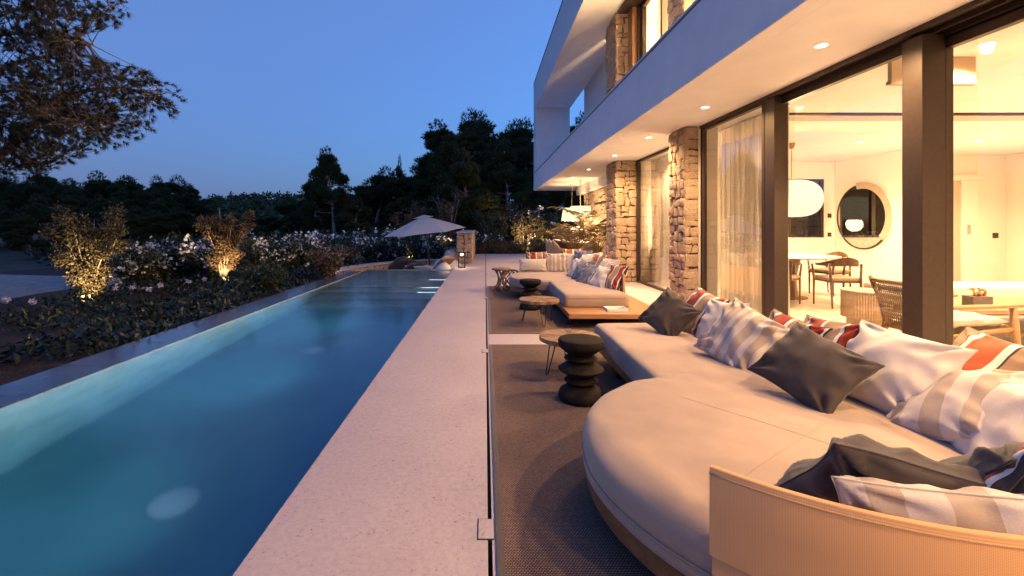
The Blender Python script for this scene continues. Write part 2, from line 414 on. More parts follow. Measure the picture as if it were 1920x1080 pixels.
box('terrace_base', PXR + .006, 9, -4, 20.38, -.72, -.202, MORTAR, tr)
for i, (y, lab) in enumerate(((1.958, 'square stone inspection cover in the drain slot nearest the viewer'), (4.72, 'small stone cover in the drain slot between the two rugs'), (8.15, 'small stone cover in the drain slot beside the far rug'), (12.2, 'farthest small stone cover in the drain slot near the lantern'))):
    c = thing('drain_inspection_cover', lab, 'drain cover', (.003, y, 0), 0, 'covers in the drain slot')
    box('rim', -.036, .036, -.068, .068, -.02, .0012, BLACKM, c)
    box('lid', -.031, .034, -.062, .062, -.02, .0045, DECK, c, .0015)
# rugs
def rug(label, x0, x1, y0, y1):
    r = thing('rug', label, 'rug', ((x0+x1)/2, (y0+y1)/2, 0), 0, 'dark woven outdoor rugs')
    hx, hy = (x1-x0)/2, (y1-y0)/2; w_ = .03
    box('field', -hx + w_, hx - w_, -hy + w_, hy - w_, .0005, .008, RUG, r)
    m = MB(); m.box(-hx, -hx + w_, -hy, hy, .0005, .009); m.box(hx - w_, hx, -hy, hy, .0005, .009)
    m.box(-hx + w_, hx - w_, -hy, -hy + w_, .0005, .009); m.box(-hx + w_, hx - w_, hy - w_, hy, .0005, .009)
    m.build('hem', RUGHEM, r)
rug('dark brown woven rug under the near round daybed', .047, 2.30, -.6, 4.95)
rug('dark brown woven rug under the far sofa and stools', .050, 2.30, 5.46, 9.66)

# =====================================================================================================
#                                          THE HOUSE
# =====================================================================================================
villa = thing('villa', 'white two-storey villa with lit glass walls and stone columns beside the pool', 'house', (3.2, 0, 0))
villa.location = (0, 0, 0)
ZC = 2.757; FX = 2.09; YE = 19.7; YB = -9.2
box('parapet', FX, FX + .16, YB, YE, ZC, 3.536, WHITE, villa, .006)
MB().box(FX - .006, FX + .03, YB, YE - .3, 3.470, 3.500).build('rail_strip', M_noise('copper_strip', (.16, .085, .055), (.20, .11, .07), 9, .5, .02), villa)
box('balcony_slab', FX + .162, 11.2, YB, YE, ZC + .003, 3.0, WHITE, villa)
box('roof_beam', FX, FX + .22, YB, YE, 6.07, 7.30, WHITE, villa, .006)
box('roof_cap', FX - .015, FX + .24, YB, YE + .01, 7.302, 7.325, BRONZE, villa)
box('roof_slab', FX + .222, 3.478, YB, YE, 6.073, 6.5, WHITE, villa)
box('roof_slab', 3.48, 9.5, YB, 16.1, 6.076, 6.5, WHITE, villa)
box('end_wall', FX + .002, 3.47, 18.75, YE - .002, 3.002, 6.068, WHITE, villa, .005)
box('upper_wall', 3.48, 3.74, 11.2, 16.1, 3.002, 6.072, WHITE, villa, .005)
box('lintel_beam', 3.53, 3.8, 11.0, 17.7, 2.43, ZC + .001, WHITE, villa, .005)
box('end_wall', 3.62, 5.98, 10.82, 11.0, .001, 2.755, WHITE, villa)

# ---- rubble masonry
def clip(poly, nx_, ny_, d):
    o_ = []; n = len(poly)
    for i in range(n):
        a, b_ = poly[i], poly[(i + 1) % n]
        da = a[0]*nx_ + a[1]*ny_ - d; db = b_[0]*nx_ + b_[1]*ny_ - d
        if da <= 0: o_.append(a)
        if da * db < 0:
            t_ = da / (da - db); o_.append((a[0] + (b_[0]-a[0])*t_, a[1] + (b_[1]-a[1])*t_))
    return o_
def rubble(W, Hh, cw, ch, rng, jit=.30):
    """irregular, roughly squared rubble: rectangles split at random, corners knocked out of true"""
    cells = []
    def split(x0, y0, x1, y1, d=0):
        w_, h_ = x1 - x0, y1 - y0
        if (w_ <= cw*1.45 and h_ <= ch*1.45) and (d > 1) and (rng.random() < .75 or w_*h_ < cw*ch*.9):
            cells.append((x0, y0, x1, y1)); return
        if w_*h_ < cw*ch*.55: cells.append((x0, y0, x1, y1)); return
        f_ = rng.uniform(.36, .64)
        if w_/cw > h_/ch*rng.uniform(.8, 1.25): m_ = x0 + w_*f_; split(x0, y0, m_, y1, d+1); split(m_, y0, x1, y1, d+1)
        else: m_ = y0 + h_*f_; split(x0, y0, x1, m_, d+1); split(x0, m_, x1, y1, d+1)
    k = max(1, round(Hh/.55))
    ys = [0] + [Hh*(q + rng.uniform(-.15, .15))/k for q in range(1, k)] + [Hh]
    for a, b_ in zip(ys, ys[1:]): split(0, a, W, b_)
    out_ = []
    for (x0, y0, x1, y1) in cells:
        j = lambda v_, lim: v_ if v_ < 1e-6 or abs(v_ - lim) < 1e-6 else v_ + rng.uniform(-.022, .022)
        mid = rng.uniform(-.02, .02)
        out_.append([(j(x0, W), j(y0, Hh)), ((x0+x1)/2, j(y0, Hh) + (mid if y0 > 1e-6 else 0)), (j(x1, W), j(y0, Hh)), (j(x1, W), (y0+y1)/2), (j(x1, W), j(y1, Hh)), ((x0+x1)/2 + mid, j(y1, Hh)), (j(x0, W), j(y1, Hh)), (j(x0, W), (y0+y1)/2)])
    return out_
def stones(parent, origin, u, v, n, W, Hh, cw, ch, seed, proud=.035, joint=.0055, mat=None, limit=999):
    rng = random.Random(seed); u, v, n = Vector(u), Vector(v), Vector(n); origin = Vector(origin); cnt = 0
    for poly in rubble(W, Hh, cw, ch, rng):
        cx = sum(p[0] for p in poly)/len(poly); cy_ = sum(p[1] for p in poly)/len(poly)
        # chamfer the corners, shrink by the joint
        q = []
        L = len(poly)
        for i in range(L):
            a, b_ = poly[i], poly[(i+1) % L]; f_ = rng.uniform(.08, .2)
            q.append((a[0]+(b_[0]-a[0])*f_, a[1]+(b_[1]-a[1])*f_)); f_ = rng.uniform(.08, .2)
            q.append((b_[0]+(a[0]-b_[0])*f_, b_[1]+(a[1]-b_[1])*f_))
        ext = max(1e-3, min(max(p[0] for p in q)-min(p[0] for p in q), max(p[1] for p in q)-min(p[1] for p in q)))
        s0 = max(.5, 1 - 2*joint/ext)
        pr = proud * rng.uniform(.55, 1.25)
        q = [((p[0]-cx)*s0*rng.uniform(.96, 1.03), (p[1]-cy_)*s0*rng.uniform(.96, 1.03)) for p in q]
        k = len(q); V = []
        for sc_, h in ((1, -.03), (1.0, pr*.55), (.945, pr*.95), (.72, pr*1.08)):
            for p in q:
                V.append(u*(p[0]*sc_) + v*(p[1]*sc_) + n*(h + (rng.uniform(-.15, .15)*pr if h > 0 else 0)))
        V.append(n*(pr*rng.uniform(.9, 1.25)))
        fc = []
        for l in range(3):
            for i in range(k): fc.append((l*k+i, l*k+(i+1) % k, (l+1)*k+(i+1) % k, (l+1)*k+i))
        for i in range(k): fc.append((3*k+i, 3*k+(i+1) % k, 4*k))
        if u.cross(v).dot(n) < 0: fc = [f_[::-1] for f_ in fc]
        me = bpy.data.meshes.new('stone'); me.from_pydata([tuple(p) for p in V], [], fc); me.materials.append(mat or STONE); me.shade_smooth()
        try: me.set_sharp_from_angle(angle=R(50))
        except Exception: pass
        o_ = bpy.data.objects.new('stone', me); o_.location = origin + u*cx + v*cy_; link(o_, parent); cnt += 1
        if cnt >= limit: break
def part_empty(name, parent, loc=(0, 0, 0)):
    o_ = bpy.data.objects.new(name, None); o_.location = loc; o_.empty_display_size = .1; return link(o_, parent)
CX0, CX1 = 2.975, 3.45
def column(x0, x1, y0, y1, z0, z1, seed, cw=.175, ch=.150, limit=999):
    c = part_empty('stone_column', villa)
    box('mortar_core', x0 + .03, x1, y0 + .03, y1 - .03, z0, z1, MORTAR, c)
    stones(c, (x0, y0 + .03, z0 + .004), (1,0,0), (0,0,1), (0,-1,0), x1-x0, z1-z0-.008, cw, ch, seed, limit=limit)
    stones(c, (x0 + .03, y0, z0 + .004), (0,1,0), (0,0,1), (-1,0,0), y1-y0, z1-z0-.008, cw, ch, seed+1, limit=limit)
    return c
column(CX0, CX1, 10.42, 11.28, 0, ZC, 11)
column(CX0 - .01, 3.18, 6.81, 7.40, 0, ZC, 21, .19, .155)
column(CX0 - .03, 3.27, 10.3, 11.2, 3.0, 6.07, 31)
column(CX0 - .03, 3.27, 6.81, 7.40, 3.0, 6.07, 41)
# stone wall with fireplace niche on the dining terrace
sw = part_empty('stone_wall', villa)
box('mortar_core', 3.63, 4.1, 11.29, 16.7, 0, 2.428, MORTAR, sw)
stones(sw, (3.63, 13.4, .01), (0,1,0), (0,0,1), (-1,0,0), 3.3, 2.41, .26, .2, 51, .03)
stones(sw, (3.63, 16.7, .01), (1,0,0), (0,0,1), (0,-1,0), .45, .01 + .6, .26, .2, 52, .03)
box('niche', 3.585, 3.625, 13.5, 15.0, 1.95, 2.02, BRONZE, sw)

# ---- ground-floor room
box('interior_floor', 3.402, 11.0, YB, 10.82, -.10, .002, MARBLE, villa)
box('interior_wall', 8.1, 8.3, 8.4, 10.60, .003, 2.758, INWALL, villa)
box('interior_wall', 8.302, 11.0, 9.60, 9.8, .003, 2.758, INWALL, villa)
box('interior_wall', 10.9, 11.1, YB, 9.598, .003, 2.758, INWALL, villa)
box('interior_wall', 3.46, 11.1, YB - .2, YB - .002, .003, 2.758, INWALL, villa)
# dining end wall with a window opening (x 7.05-7.86, z 1.0-2.36)
wy0, wy1 = 10.62, 10.80
m = MB(); m.box(3.62, 6.0, wy0, wy1, .003, 2.757); m.box(7.86, 8.30, wy0, wy1, .003, 2.757)
m.box(6.0, 7.86, wy0, wy1, .003, 1.0); m.box(6.0, 7.86, wy0, wy1, 2.36, 2.757)
m.build('interior_wall', INWALL, villa)
box('skirting', 8.085, 8.098, 8.402, 10.6, .004, .09, INWALL, villa)
box('ceiling_drop', 3.7, 10.88, 6.15, 6.85, 2.69, 2.758, INWALL, villa)
box('ceiling_drop', 3.7, 10.88, 5.98, 6.02, 2.73, 2.759, BRONZE, villa)
# lift door recess on the rear wall
ld = part_empty('lift_door', villa)
y_ = 9.598
box('frame', 9.26, 9.36, y_ - .06, y_, .004, 2.22, INWALL, ld, .004); box('frame', 9.92, 10.28, y_ - .06, y_, .004, 2.22, INWALL, ld, .004)
box('frame', 9.26, 10.28, y_ - .061, y_, 2.222, 2.34, INWALL, ld, .004)
LIFT = M_noise('lift_door_paint', (.52, .44, .35), (.56, .48, .39), 2, .45, .02)
box('leaf', 9.362, 9.638, y_ - .02, y_, .006, 2.218, LIFT, ld, .002); box('leaf', 9.642, 9.918, y_ - .03, y_, .006, 2.218, LIFT, ld, .002)
box('call_panel', 10.03, 10.10, y_ - .068, y_ - .0605, 1.10, 1.30, FIX, ld, .002)
box('light_switch', 10.62, 10.74, y_ - .01, y_, 1.02, 1.13, BRONZE, villa, .002)
for z in (1.46, 1.02): box('light_switch', 7.93, 8.02, wy0 - .01, wy0 + .001, z, z + .1, BRONZE, villa, .002)

def window(parent, name, x, y0, y1, z0, z1, fw=.05, fd=.08, glassx=None):
    wn = part_empty(name, parent)
    m = MB(); m.box(x, x+fd, y0, y0+fw, z0, z1); m.box(x, x+fd, y1-fw, y1, z0, z1)
    m.box(x, x+fd, y0+fw, y1-fw, z0, z0+fw); m.box(x, x+fd, y0+fw, y1-fw, z1-fw, z1)
    m.build('frame', BRONZE, wn, bevel=.004)
    gx = x + fd*.5 if glassx is None else glassx
    MB().add([(gx, y0+fw*.8, z0+fw*.8), (gx, y1-fw*.8, z0+fw*.8), (gx, y1-fw*.8, z1-fw*.8), (gx, y0+fw*.8, z1-fw*.8)], [(3,2,1,0)]).build('pane', GLASS, wn)
    return wn
ZH = 2.735
window(villa, 'fixed_window', 3.44, 7.39, 10.42, .004, ZC - .001, .045, .07)
window(villa, 'sliding_window', 3.20, 5.26, 6.808, .004, ZH, .05, .07)
window(villa, 'sliding_window', 3.29, 3.56, 5.22, .004, 2.70, .06, .06)
window(villa, 'sliding_window', 3.38, .40, 3.44, .004, 2.67, .075, .06)
window(villa, 'sliding_window', 3.29, -3.2, .36, .004, 2.67, .075, .06)
tk = part_empty('window_track', villa)                     # triple header track and posts
for i, (x0, x1, z) in enumerate(((3.18, 3.205, 2.722), (3.275, 3.295, 2.70), (3.36, 3.385, 2.68), (3.44, 3.47, 2.66))):
    box('head_rail', x0, x1, YB, 6.806 if i < 1 else 5.2 - 1.7*max(0, i-2), z, ZC + .002, BRONZE, tk)
box('head_rail', 3.206, 3.439, YB, 5.2, 2.738, ZC + .0025, BRONZE, tk)
box('sill_rail', 3.21, 3.46, YB, 6.80, .0042, .014, BRONZE, tk)
box('post', 3.205, 3.36, 5.08, 5.258, .005, 2.735, BRONZE, villa, .004)
box('post', 3.205, 3.375, 3.36, 3.525, .005, 2.70, BRONZE, villa, .004)
window(villa, 'sliding_window', 3.38, YB + .2, -3.24, .004, 2.67, .075, .06)
box('post', 3.205, 3.375, -3.4, -3.24, .005, 2.70, BRONZE, villa, .004)
box('post', 3.205, 3.375, .22, .385, .005, 2.70, BRONZE, villa, .004)
# return wall hiding the offset between the two window planes
box('return_wall', 3.182, 3.50, 6.9, 7.388, .004, ZC + .001, WHITE, villa)

# ---- upper room
box('upper_back_wall', 7.4, 7.6, YB, 11.2, 3.002, 6.074, INWALL, villa)
box('upper_end_wall', 3.45, 7.398, 11.0, 11.198, 3.002, 6.074, INWALL, villa)
box('upper_end_wall', 3.45, 7.398, YB, YB + .15, 3.002, 6.074, INWALL, villa)
DARKCEIL = M_noise('dark_bronze_panel', (.03, .022, .018), (.045, .033, .027), 8, .5, .05)
box('window_head_panel', 2.97, 3.46, 7.402, 10.298, 6.03, 6.074, DARKCEIL, villa)
window(villa, 'upper_window', 3.27, 7.42, 8.55, 3.004, 6.028, .075, .09)
window(villa, 'upper_window', 3.36, 8.50, 9.86, 3.004, 6.028, .075, .09)
box('wood_jamb', 3.20, 3.30, 9.95, 10.25, 3.004, 6.028, M_wood('jamb_wood', (.24, .12, .05), (.36, .19, .09), 2), villa)
box('jamb', 3.30, 3.40, 9.87, 10.29, 3.004, 6.028, BRONZE, villa)
window(villa, 'upper_window', 3.27, YB + .2, 6.80, 3.004, 6.028, .075, .09)

# ---- downlights
LENS = M_emit('downlight_lens', (1, .80, .52), 4)
def spot(parent, loc, energy, size=110, blend=.6, color=WARM, rot=(0, 0, 0), soft=.04, name='downlight_lamp'):
    l = bpy.data.lights.new(name, 'SPOT'); l.energy = energy; l.color = color; l.spot_size = R(size); l.spot_blend = blend; l.shadow_soft_size = soft
    o_ = link(bpy.data.objects.new(name, l), parent); o_.location = loc; o_.rotation_euler = rot; return o_
TRIM = M_noise('white_trim', (.7, .7, .68), (.75, .74, .72), 5, .5, .02)
def downlight(x, y, z, energy, size=120, r=.045, color=WARM):
    d = part_empty('downlight', villa, (x, y, z))
    MB().lathe([(r+.012, 0), (r+.012, -.004), (r, -.006), (r, -.001)], 20, cap=False).build('trim', TRIM, d)
    MB().lathe([(.001, -.0025), (r, -.0025)], 20, cap=False).build('lens', LENS, d)
    spot(d, (0, 0, -.03), energy, size, .8, color)
SOF_E, IN_E = 52, 128
for y in (-7.9, -6.0, -4.1, -2.15, -.2, 1.76, 3.73, 5.70, 7.67, 9.66, 12.1, 14.2): downlight(2.735, y, ZC + .002, SOF_E if y > -1 else 125, 158)
for (x, y) in ((6.6, 8.07), (8.6, 8.0), (4.05, 3.7), (4.3, 9.2), (6.6, 4.6), (8.6, 4.6), (6.6, 1.4), (4.4, .9), (4.2, -1.6), (6.6, -2), (4.2, -4.4), (6.6, -5.4), (4.2, -7.2)):
    downlight(x, y, ZC + .002, IN_E if y > 0 else 130, 150, .05, (1.0, .63, .33))

# ---- upper room lamp
ul = thing('upstairs_floor_lamp', 'bright lamp shade glowing behind the upstairs window', 'lamp', (4.3, 7.9, 3.0))
MB().lathe([(.15, 0), (.15, .02), (.015, .03), (.015, 1.3)], 16).build('stand', BLACKM, ul)
MB().lathe([(.20, 1.25), (.20, 1.75)], 24, cap=False).build('shade', M_emit('lamp_shade_glow', (1, .78, .5), .5), ul, smooth=True)
l = bpy.data.lights.new('upstairs_lamp_light', 'POINT'); l.energy = 330; l.color = WARM; l.shadow_soft_size = .2
link(bpy.data.objects.new('upstairs_lamp_light', l), ul).location = (0, 0, 1.95)
l = bpy.data.lights.new('upstairs_ceiling_light', 'POINT'); l.energy = 330; l.color = WARM; l.shadow_soft_size = .2
d2 = thing('upstairs_pendant', 'small round pendant glowing high inside the upstairs room', 'lamp', (5.2, 4.6, 6.07))
MB().tube([(0,0,0), (0,0,-.6)], .006).build('cord', BLACKM, d2)
MB().lathe([(.01, -.6), (.16, -.66), (.2, -.76), (.16, -.86), (.01, -.92)], 20).build('globe', M_emit('globe_glow', (1, .8, .5), .8), d2, smooth=True)
link(bpy.data.objects.new('upstairs_ceiling_light', l), d2).location = (0, 0, -1.2)

# ---- curtains
def curtain(name, label, x, y0, y1, z0, z1, amp=.045, per=.13, group=None):
    n = int((y1-y0)/per*10); P = []
    for i in range(n + 1):
        y = y0 + (y1-y0)*i/n; ph = 2*math.pi*(y-y0)/per
        row = []
        for j in range(7):
            z = z0 + (z1-z0)*j/6; s = 1 + .25*(1 - j/6)
            row.append((amp*s*math.sin(ph + .5*math.sin(y*7)) + .012*math.sin(ph*2.3 + j), y - (y0+y1)/2 + .01*math.sin(ph*.37+j*.4), z - z0))
        P.append(row)
    t = thing(name, label, 'curtain', (x, (y0+y1)/2, z0), 0, group)
    MB().grid(P).build('cloth', SHEER, t, smooth=True)
    box('rail', -.02, .02, y0 - (y0+y1)/2 - .05, y1 - (y0+y1)/2 + .05, z1 - z0 + .001, z1 - z0 + .02, TRIM, t)
curtain('sheer_curtain', 'tall sheer curtain behind the glass right of the middle stone column', 3.64, 5.55, 7.10, .01, 2.73, .05, .12)
curtain('sheer_curtain', 'sheer curtain beside the far stone column inside the narrow window', 3.80, 9.3, 10.4, .01, 2.73, .05, .13)
curtain('upstairs_curtain', 'sheer curtain behind the upstairs window next to the stone column', 3.62, 8.35, 9.5, 3.02, 5.98, .05, .13)

# =====================================================================================================
#                                          SOFAS AND CUSHIONS
# =====================================================================================================
ZS = .38
def round_cushion(parent, r, z0, z1, seed, name='round_cushion', wrinkle=0.0, a0=None):
    prof = [(.001, z1 + .012), (.12*r, z1 + .012), (.25*r, z1 + .011), (.4*r, z1 + .009), (.55*r, z1 + .006), (.68*r, z1 + .003), (.78*r, z1 + .0), (.86*r, z1 - .002), (.91*r, z1 - .005), (.95*r, z1 - .012), (.978*r, z1 - .024), (.993*r, z1 - .042),
            (r, z1 - .065), (r*1.002, z1 - .09), (.997*r, z0 + .065), (.994*r, z0 + .058), (.999*r, z0 + .05), (r, z0 + .02), (.985*r, z0 + .004), (.9*r, z0), (.001, z0)]
    n = 128; v = []; f = []; m = len(prof)
    for (rr, z) in prof:
        for k in range(n):
            a = 2*math.pi*k/n; x, y = rr*math.cos(a), rr*math.sin(a)
            dz = .004*noise.noise((x*3, y*3, seed))
            if wrinkle and z > z1 - .03 and rr > .3*r:          # soft drag folds near the rim
                q = Vector((x*5.2 + y*1.5, y*1.2 - x*.5, seed)); e = math.exp(-((rr/r - .86)/.16)**2)
                dz += wrinkle*e*max(0, noise.noise(q*1.3))*(0.6 + .4*noise.noise((a*2, seed, 1)))
            v.append((x*(1 + .004*noise.noise((a*3, z*9, seed))), y*(1 + .004*noise.noise((a*3+9, z*9, seed))), z + dz))
    for j in range(m-1):
        for k in range(n): k2 = (k+1) % n; f.append((j*n+k, (j+1)*n+k, (j+1)*n+k2, j*n+k2))
    o_ = MB().add(v, f).build(name, SEAT, parent, smooth=True)
    MB().tube([(1.002*r*math.cos(2*math.pi*k/96), 1.002*r*math.sin(2*math.pi*k/96), z0 + .061) for k in range(96)], .0035, 6, True).build('piping', SEAT, o_, smooth=True)
    for th in (R(35), R(125)):
        pts_ = []
        for k in range(41):
            s = -.93 + 1.86*k/40; rr = abs(s)*r; z = np.interp(rr, [p[0] for p in prof[:11]], [p[1] for p in prof[:11]])
            x, y = s*r*math.cos(th), s*r*math.sin(th)
            pts_.append((x, y, z + .004*noise.noise((x*3, y*3, seed)) + .0003))
        MB().tube(pts_, .0016, 5).build('seam', SEAT, o_, smooth=True)
    return o_
def slab_cushion(parent, x0, x1, y0, y1, z0, z1, seed, r=.045, name='chaise_cushion'):
    nx_, ny_ = 20, 40; V = []; Fc = []
    layers = [(0, z0), (0, z0), (-.004, z0 + .02), (-.006, (z0+z1)/2), (-.002, z1 - r), (.12*r, z1 - .55*r), (.4*r, z1 - .2*r), (r, z1)]
    cx, cy_ = (x0+x1)/2, (y0+y1)/2; hx, hy = (x1-x0)/2, (y1-y0)/2
    per = []
    def outline(ins):
        o_ = []; rc = .05
        ax, ay = hx - ins, hy - ins
        for (sx, sy, a0) in ((1, 1, 0), (-1, 1, 90), (-1, -1, 180), (1, -1, 270)):
            for k in range(6):
                a = R(a0 + 18*k); o_.append((sx*(ax-rc) + rc*math.cos(a), sy*(ay-rc) + rc*math.sin(a)))
        # densify
        d = []
        for i in range(len(o_)):
            a, b_ = o_[i], o_[(i+1) % len(o_)]; L = math.dist(a, b_); kk = max(1, int(L/.08 + .5)) if i % 6 == 5 else 1
            for q in range(kk): d.append((a[0]+(b_[0]-a[0])*q/kk, a[1]+(b_[1]-a[1])*q/kk))
        return d
    base = outline(0); n = len(base)
    for ins, z in layers[1:]:
        for (x, y) in base:
            fx, fy = (hx-ins)/hx, (hy-ins)/hy
            X, Y = x*fx, y*fy
            V.append((cx + X, cy_ + Y, z + .004*noise.noise((X*3, Y*3, seed))))
    m = len(layers) - 1
    for sfac in (.85, .6, .3):
        for (x, y) in base:
            fx, fy = (hx-r)/hx*sfac, (hy-r)/hy*(1 - (1-sfac)*hx/hy)
            X, Y = x*fx, y*fy; V.append((cx+X, cy_+Y, z1 + .010*(1-sfac) + .005*noise.noise((X*3, Y*3, seed))))
    m += 3
    for j in range(m-1):
        for k in range(n): k2 = (k+1) % n; Fc.append((j*n+k, j*n+k2, (j+1)*n+k2, (j+1)*n+k))
    Fc.append(tuple((m-1)*n + k for k in range(n))); Fc.append(tuple(range(n-1, -1, -1)))
    o_ = MB().add(V, Fc).build(name, SEAT, parent, smooth=True)
    MB().tube([(cx + x*1.004, cy_ + y*1.004, z1 - r*1.15) for x, y in base], .003, 6, True).build('piping', SEAT, o_, smooth=True)
    return o_
def panel(parent, path, z0, z1, th=.028, name='backrest'):
    """upholstered mesh panel following a plan path (list of xy), rounded top edge"""
    pts_ = [Vector((p[0], p[1])) for p in path]; n = len(pts_); P = []; uvs = []
    prof = [(-th/2, z0), (-th/2, z0 + (z1-z0)*.33), (-th/2, z0 + (z1-z0)*.66), (-th/2, z1 - .012), (-th*.3, z1 - .002), (0, z1), (th*.3, z1 - .002), (th/2, z1 - .012), (th/2, z0 + (z1-z0)*.5), (th/2, z0), (-th/2, z0)]
    s = 0; V = []; U = []
    for i, p in enumerate(pts_):
        a = pts_[max(0, i-1)]; b_ = pts_[min(n-1, i+1)]; t_ = (b_-a).normalized(); nn = Vector((t_.y, -t_.x))
        if i: s += (pts_[i]-pts_[i-1]).length
        for k, (d, z) in enumerate(prof):
            V.append((p.x + nn.x*d, p.y + nn.y*d, z)); U.append((s, z + (d if k > 5 else 0)))
    m = len(prof); Fc = []
    for i in range(n-1):
        for k in range(m-1): Fc.append((i*m+k, (i+1)*m+k, (i+1)*m+k+1, i*m+k+1))
    Fc.append(tuple(range(m-2, -1, -1))); Fc.append(tuple((n-1)*m + k for k in range(m-1)))
    o_ = MB().add(V, Fc).build(name, BACKMESH, parent, smooth=True, angle=40)
    me = o_.data; uv = me.uv_layers.new(name='UVMap')
    for lp in me.loops: uv.data[lp.index].uv = U[lp.vertex_index]
    # welt just below the top edge, on the outside
    w_ = []
    for i, p in enumerate(pts_):
        a = pts_[max(0, i-1)]; b_ = pts_[min(n-1, i+1)]; t_ = (b_-a).normalized(); nn = Vector((t_.y, -t_.x))
        w_.append((p.x + nn.x*(th/2), p.y + nn.y*(th/2), z1 - .018)); 
    MB().tube(w_, .0028, 6).build('welt', WELT, o_, smooth=True)
    w2 = [(x - 0, y, z) for x, y, z in w_]
    return o_
def sofa(name, label, cx, cy_, sgn, r, ylen, a0, a1, panel_xy):
    """round daybed at (cx,cy) with a chaise running off in +/-Y; sgn=+1 chaise away from the viewer"""
    t = thing(name, label, 'sofa', (cx, cy_, 0), 0, 'outdoor sofas on the terrace')
    # plinth
    pl = MB().lathe([(r*.985, .135), (r*.99, .14), (r*.99, .192), (r*.985, .198)], 96).build('platform', TEAKY, t, smooth=True, angle=40)
    return t
# near sofa (B)
BC = (1.375, 1.97); BR = .935
sb = thing('round_daybed', 'large round beige daybed with chaise and curved mesh backrest nearest the viewer', 'sofa', (BC[0], BC[1], 0))
MB().lathe([(BR*.975, .125), (BR*.98, .13), (BR*.98, .195), (BR*.975, .2)], 96).build('round_platform', TEAKY, sb, smooth=True, angle=40)
box('chaise_platform', 1.05 - BC[0], 2.02 - BC[0], .45, 4.40 - BC[1], .126, .199, TEAKY, sb, .004)
round_cushion(sb, BR, .201, ZS, 3.3, wrinkle=.05)
slab_cushion(sb, 1.035 - BC[0], 1.95 - BC[0], .55, 4.36 - BC[1], .202, ZS - .004, 5.1)
path = [((BR + .02)*math.cos(R(a)), (BR + .02)*math.sin(R(a))) for a in np.arange(221.5, 388, 3.0)]
px_, py_ = path[-1]
for k in range(1, 9): path.append((px_ + (1.985 - BC[0] - px_)*min(1, k/5)**.8, py_ + (4.0 - BC[1] - py_)*k/8))
panel(sb, path, .345, .60)
panel(sb, [(x*.985, y*.985) for x, y in path], .20, .352, .02, 'backrest_base')
for (x, y) in ((-.5, -.3), (.5, -.4), (-.25, 1.9), (.5, 2.0), (0, .6)): MB().lathe([(.022, .0), (.022, .13)], 12, x, y).build('leg', BLACKM, sb, smooth=True, angle=40)
# far sofa (A)
AC = (1.375, 8.45); AR = .93
sa = thing('round_daybed', 'far beige sofa with round end and teak platform, piled with cushions', 'sofa', (AC[0], AC[1], 0))
MB().lathe([(AR*.975, .125), (AR*.98, .13), (AR*.98, .195), (AR*.975, .2)], 96).build('round_platform', TEAKY, sa, smooth=True, angle=40)
box('chaise_platform', 1.036 - AC[0], 2.25 - AC[0], 5.65 - AC[1], -.5, .138, .199, TEAK, sa, .004)
round_cushion(sa, AR, .201, ZS, 7.7)
slab_cushion(sa, 1.063 - AC[0], 1.925 - AC[0], 6.10 - AC[1], -.45, .202, ZS - .004, 9.4)
path = [((AR + .02)*math.cos(R(a)), (AR + .02)*math.sin(R(a))) for a in np.arange(133, -29, -3.0)]
px_, py_ = path[-1]
for k in range(1, 9): path.append((px_ + (1.965 - AC[0] - px_)*min(1, k/5)**.8, py_ + (6.47 - AC[1] - py_)*k/8))
panel(sa, path[::-1], .20, .60)
for (x, y) in ((-.29, -2.5), (.6, -2.5), (-.5, .3), (.4, .5), (0, -.5)): MB().lathe([(.022, .0), (.022, .138)], 12, x, y).build('leg', BLACKM, sa, smooth=True, angle=40)

# ---- pillows
def m_stripe(name, stops, scale_u=1, rough=.9, axis=0):
    m, t, o = nodes(name); v = coords(t, 'UV')
    sp = N(t, 'ShaderNodeSeparateXYZ'); t.links.new(v, sp.inputs[0])
    c = ramp(t, sp.outputs[axis], stops, 'CONSTANT')
    ov = coords(t, 'Object'); fine = noise_tex(t, ov, 480, 2); big = noise_tex(t, ov, 6, 3)
    c = mixc(t, .3, c, mixc(t, 1, c, ramp(t, fine, [(.3, (.6, .6, .6)), (.7, (1.35, 1.35, 1.35))]), 'MULTIPLY'))
    c = mixc(t, 1, c, ramp(t, big, [(.3, (.88, .88, .88)), (.7, (1.08, 1.08, 1.08))]), 'MULTIPLY')
    principled(t, o, c, rough, bump(t, fine, .25, .002), 0, .2, .2); return m
RED, TAN, WHT, DK, ORG = (.33, .040, .020), (.30, .205, .13), (.70, .64, .58), (.05, .035, .03), (.40, .085, .03)
KILIM = m_stripe('kilim_stripe', [(0, DK), (.04, TAN), (.19, WHT), (.235, DK), (.25, RED), (.44, DK), (.455, WHT), (.50, TAN), (.70, WHT), (.745, DK), (.76, RED), (.93, WHT), (.97, DK)])
KILIMO = m_stripe('kilim_stripe_orange', [(0, TAN), (.22, DK), (.235, WHT), (.29, ORG), (.52, WHT), (.575, DK), (.59, TAN), (.82, WHT), (.87, ORG)])
BEI, CRM = (.41, .33, .265), (.57, .50, .445)
BEISTR = m_stripe('beige_stripe', [(0, CRM), (.08, BEI), (.17, CRM), (.24, BEI), (.35, CRM), (.42, BEI), (.47, CRM), (.55, BEI), (.66, CRM), (.74, BEI), (.86, CRM)])
BEICHK = m_stripe('beige_wide_stripe', [(0, CRM), (.14, BEI), (.28, CRM), (.42, BEI), (.56, CRM), (.70, BEI), (.84, CRM)])
GREYSTR = m_stripe('grey_stripe', [(0, (.10, .08, .07)), (.05, (.42, .32, .26)), (.09, (.12, .08, .07)), (.13, (.46, .42, .40)), (.17, (.15, .16, .21)), (.80, (.46, .42, .40)), (.84, (.12, .08, .07)), (.90, (.42, .32, .26)), (.95, (.10, .08, .07))])
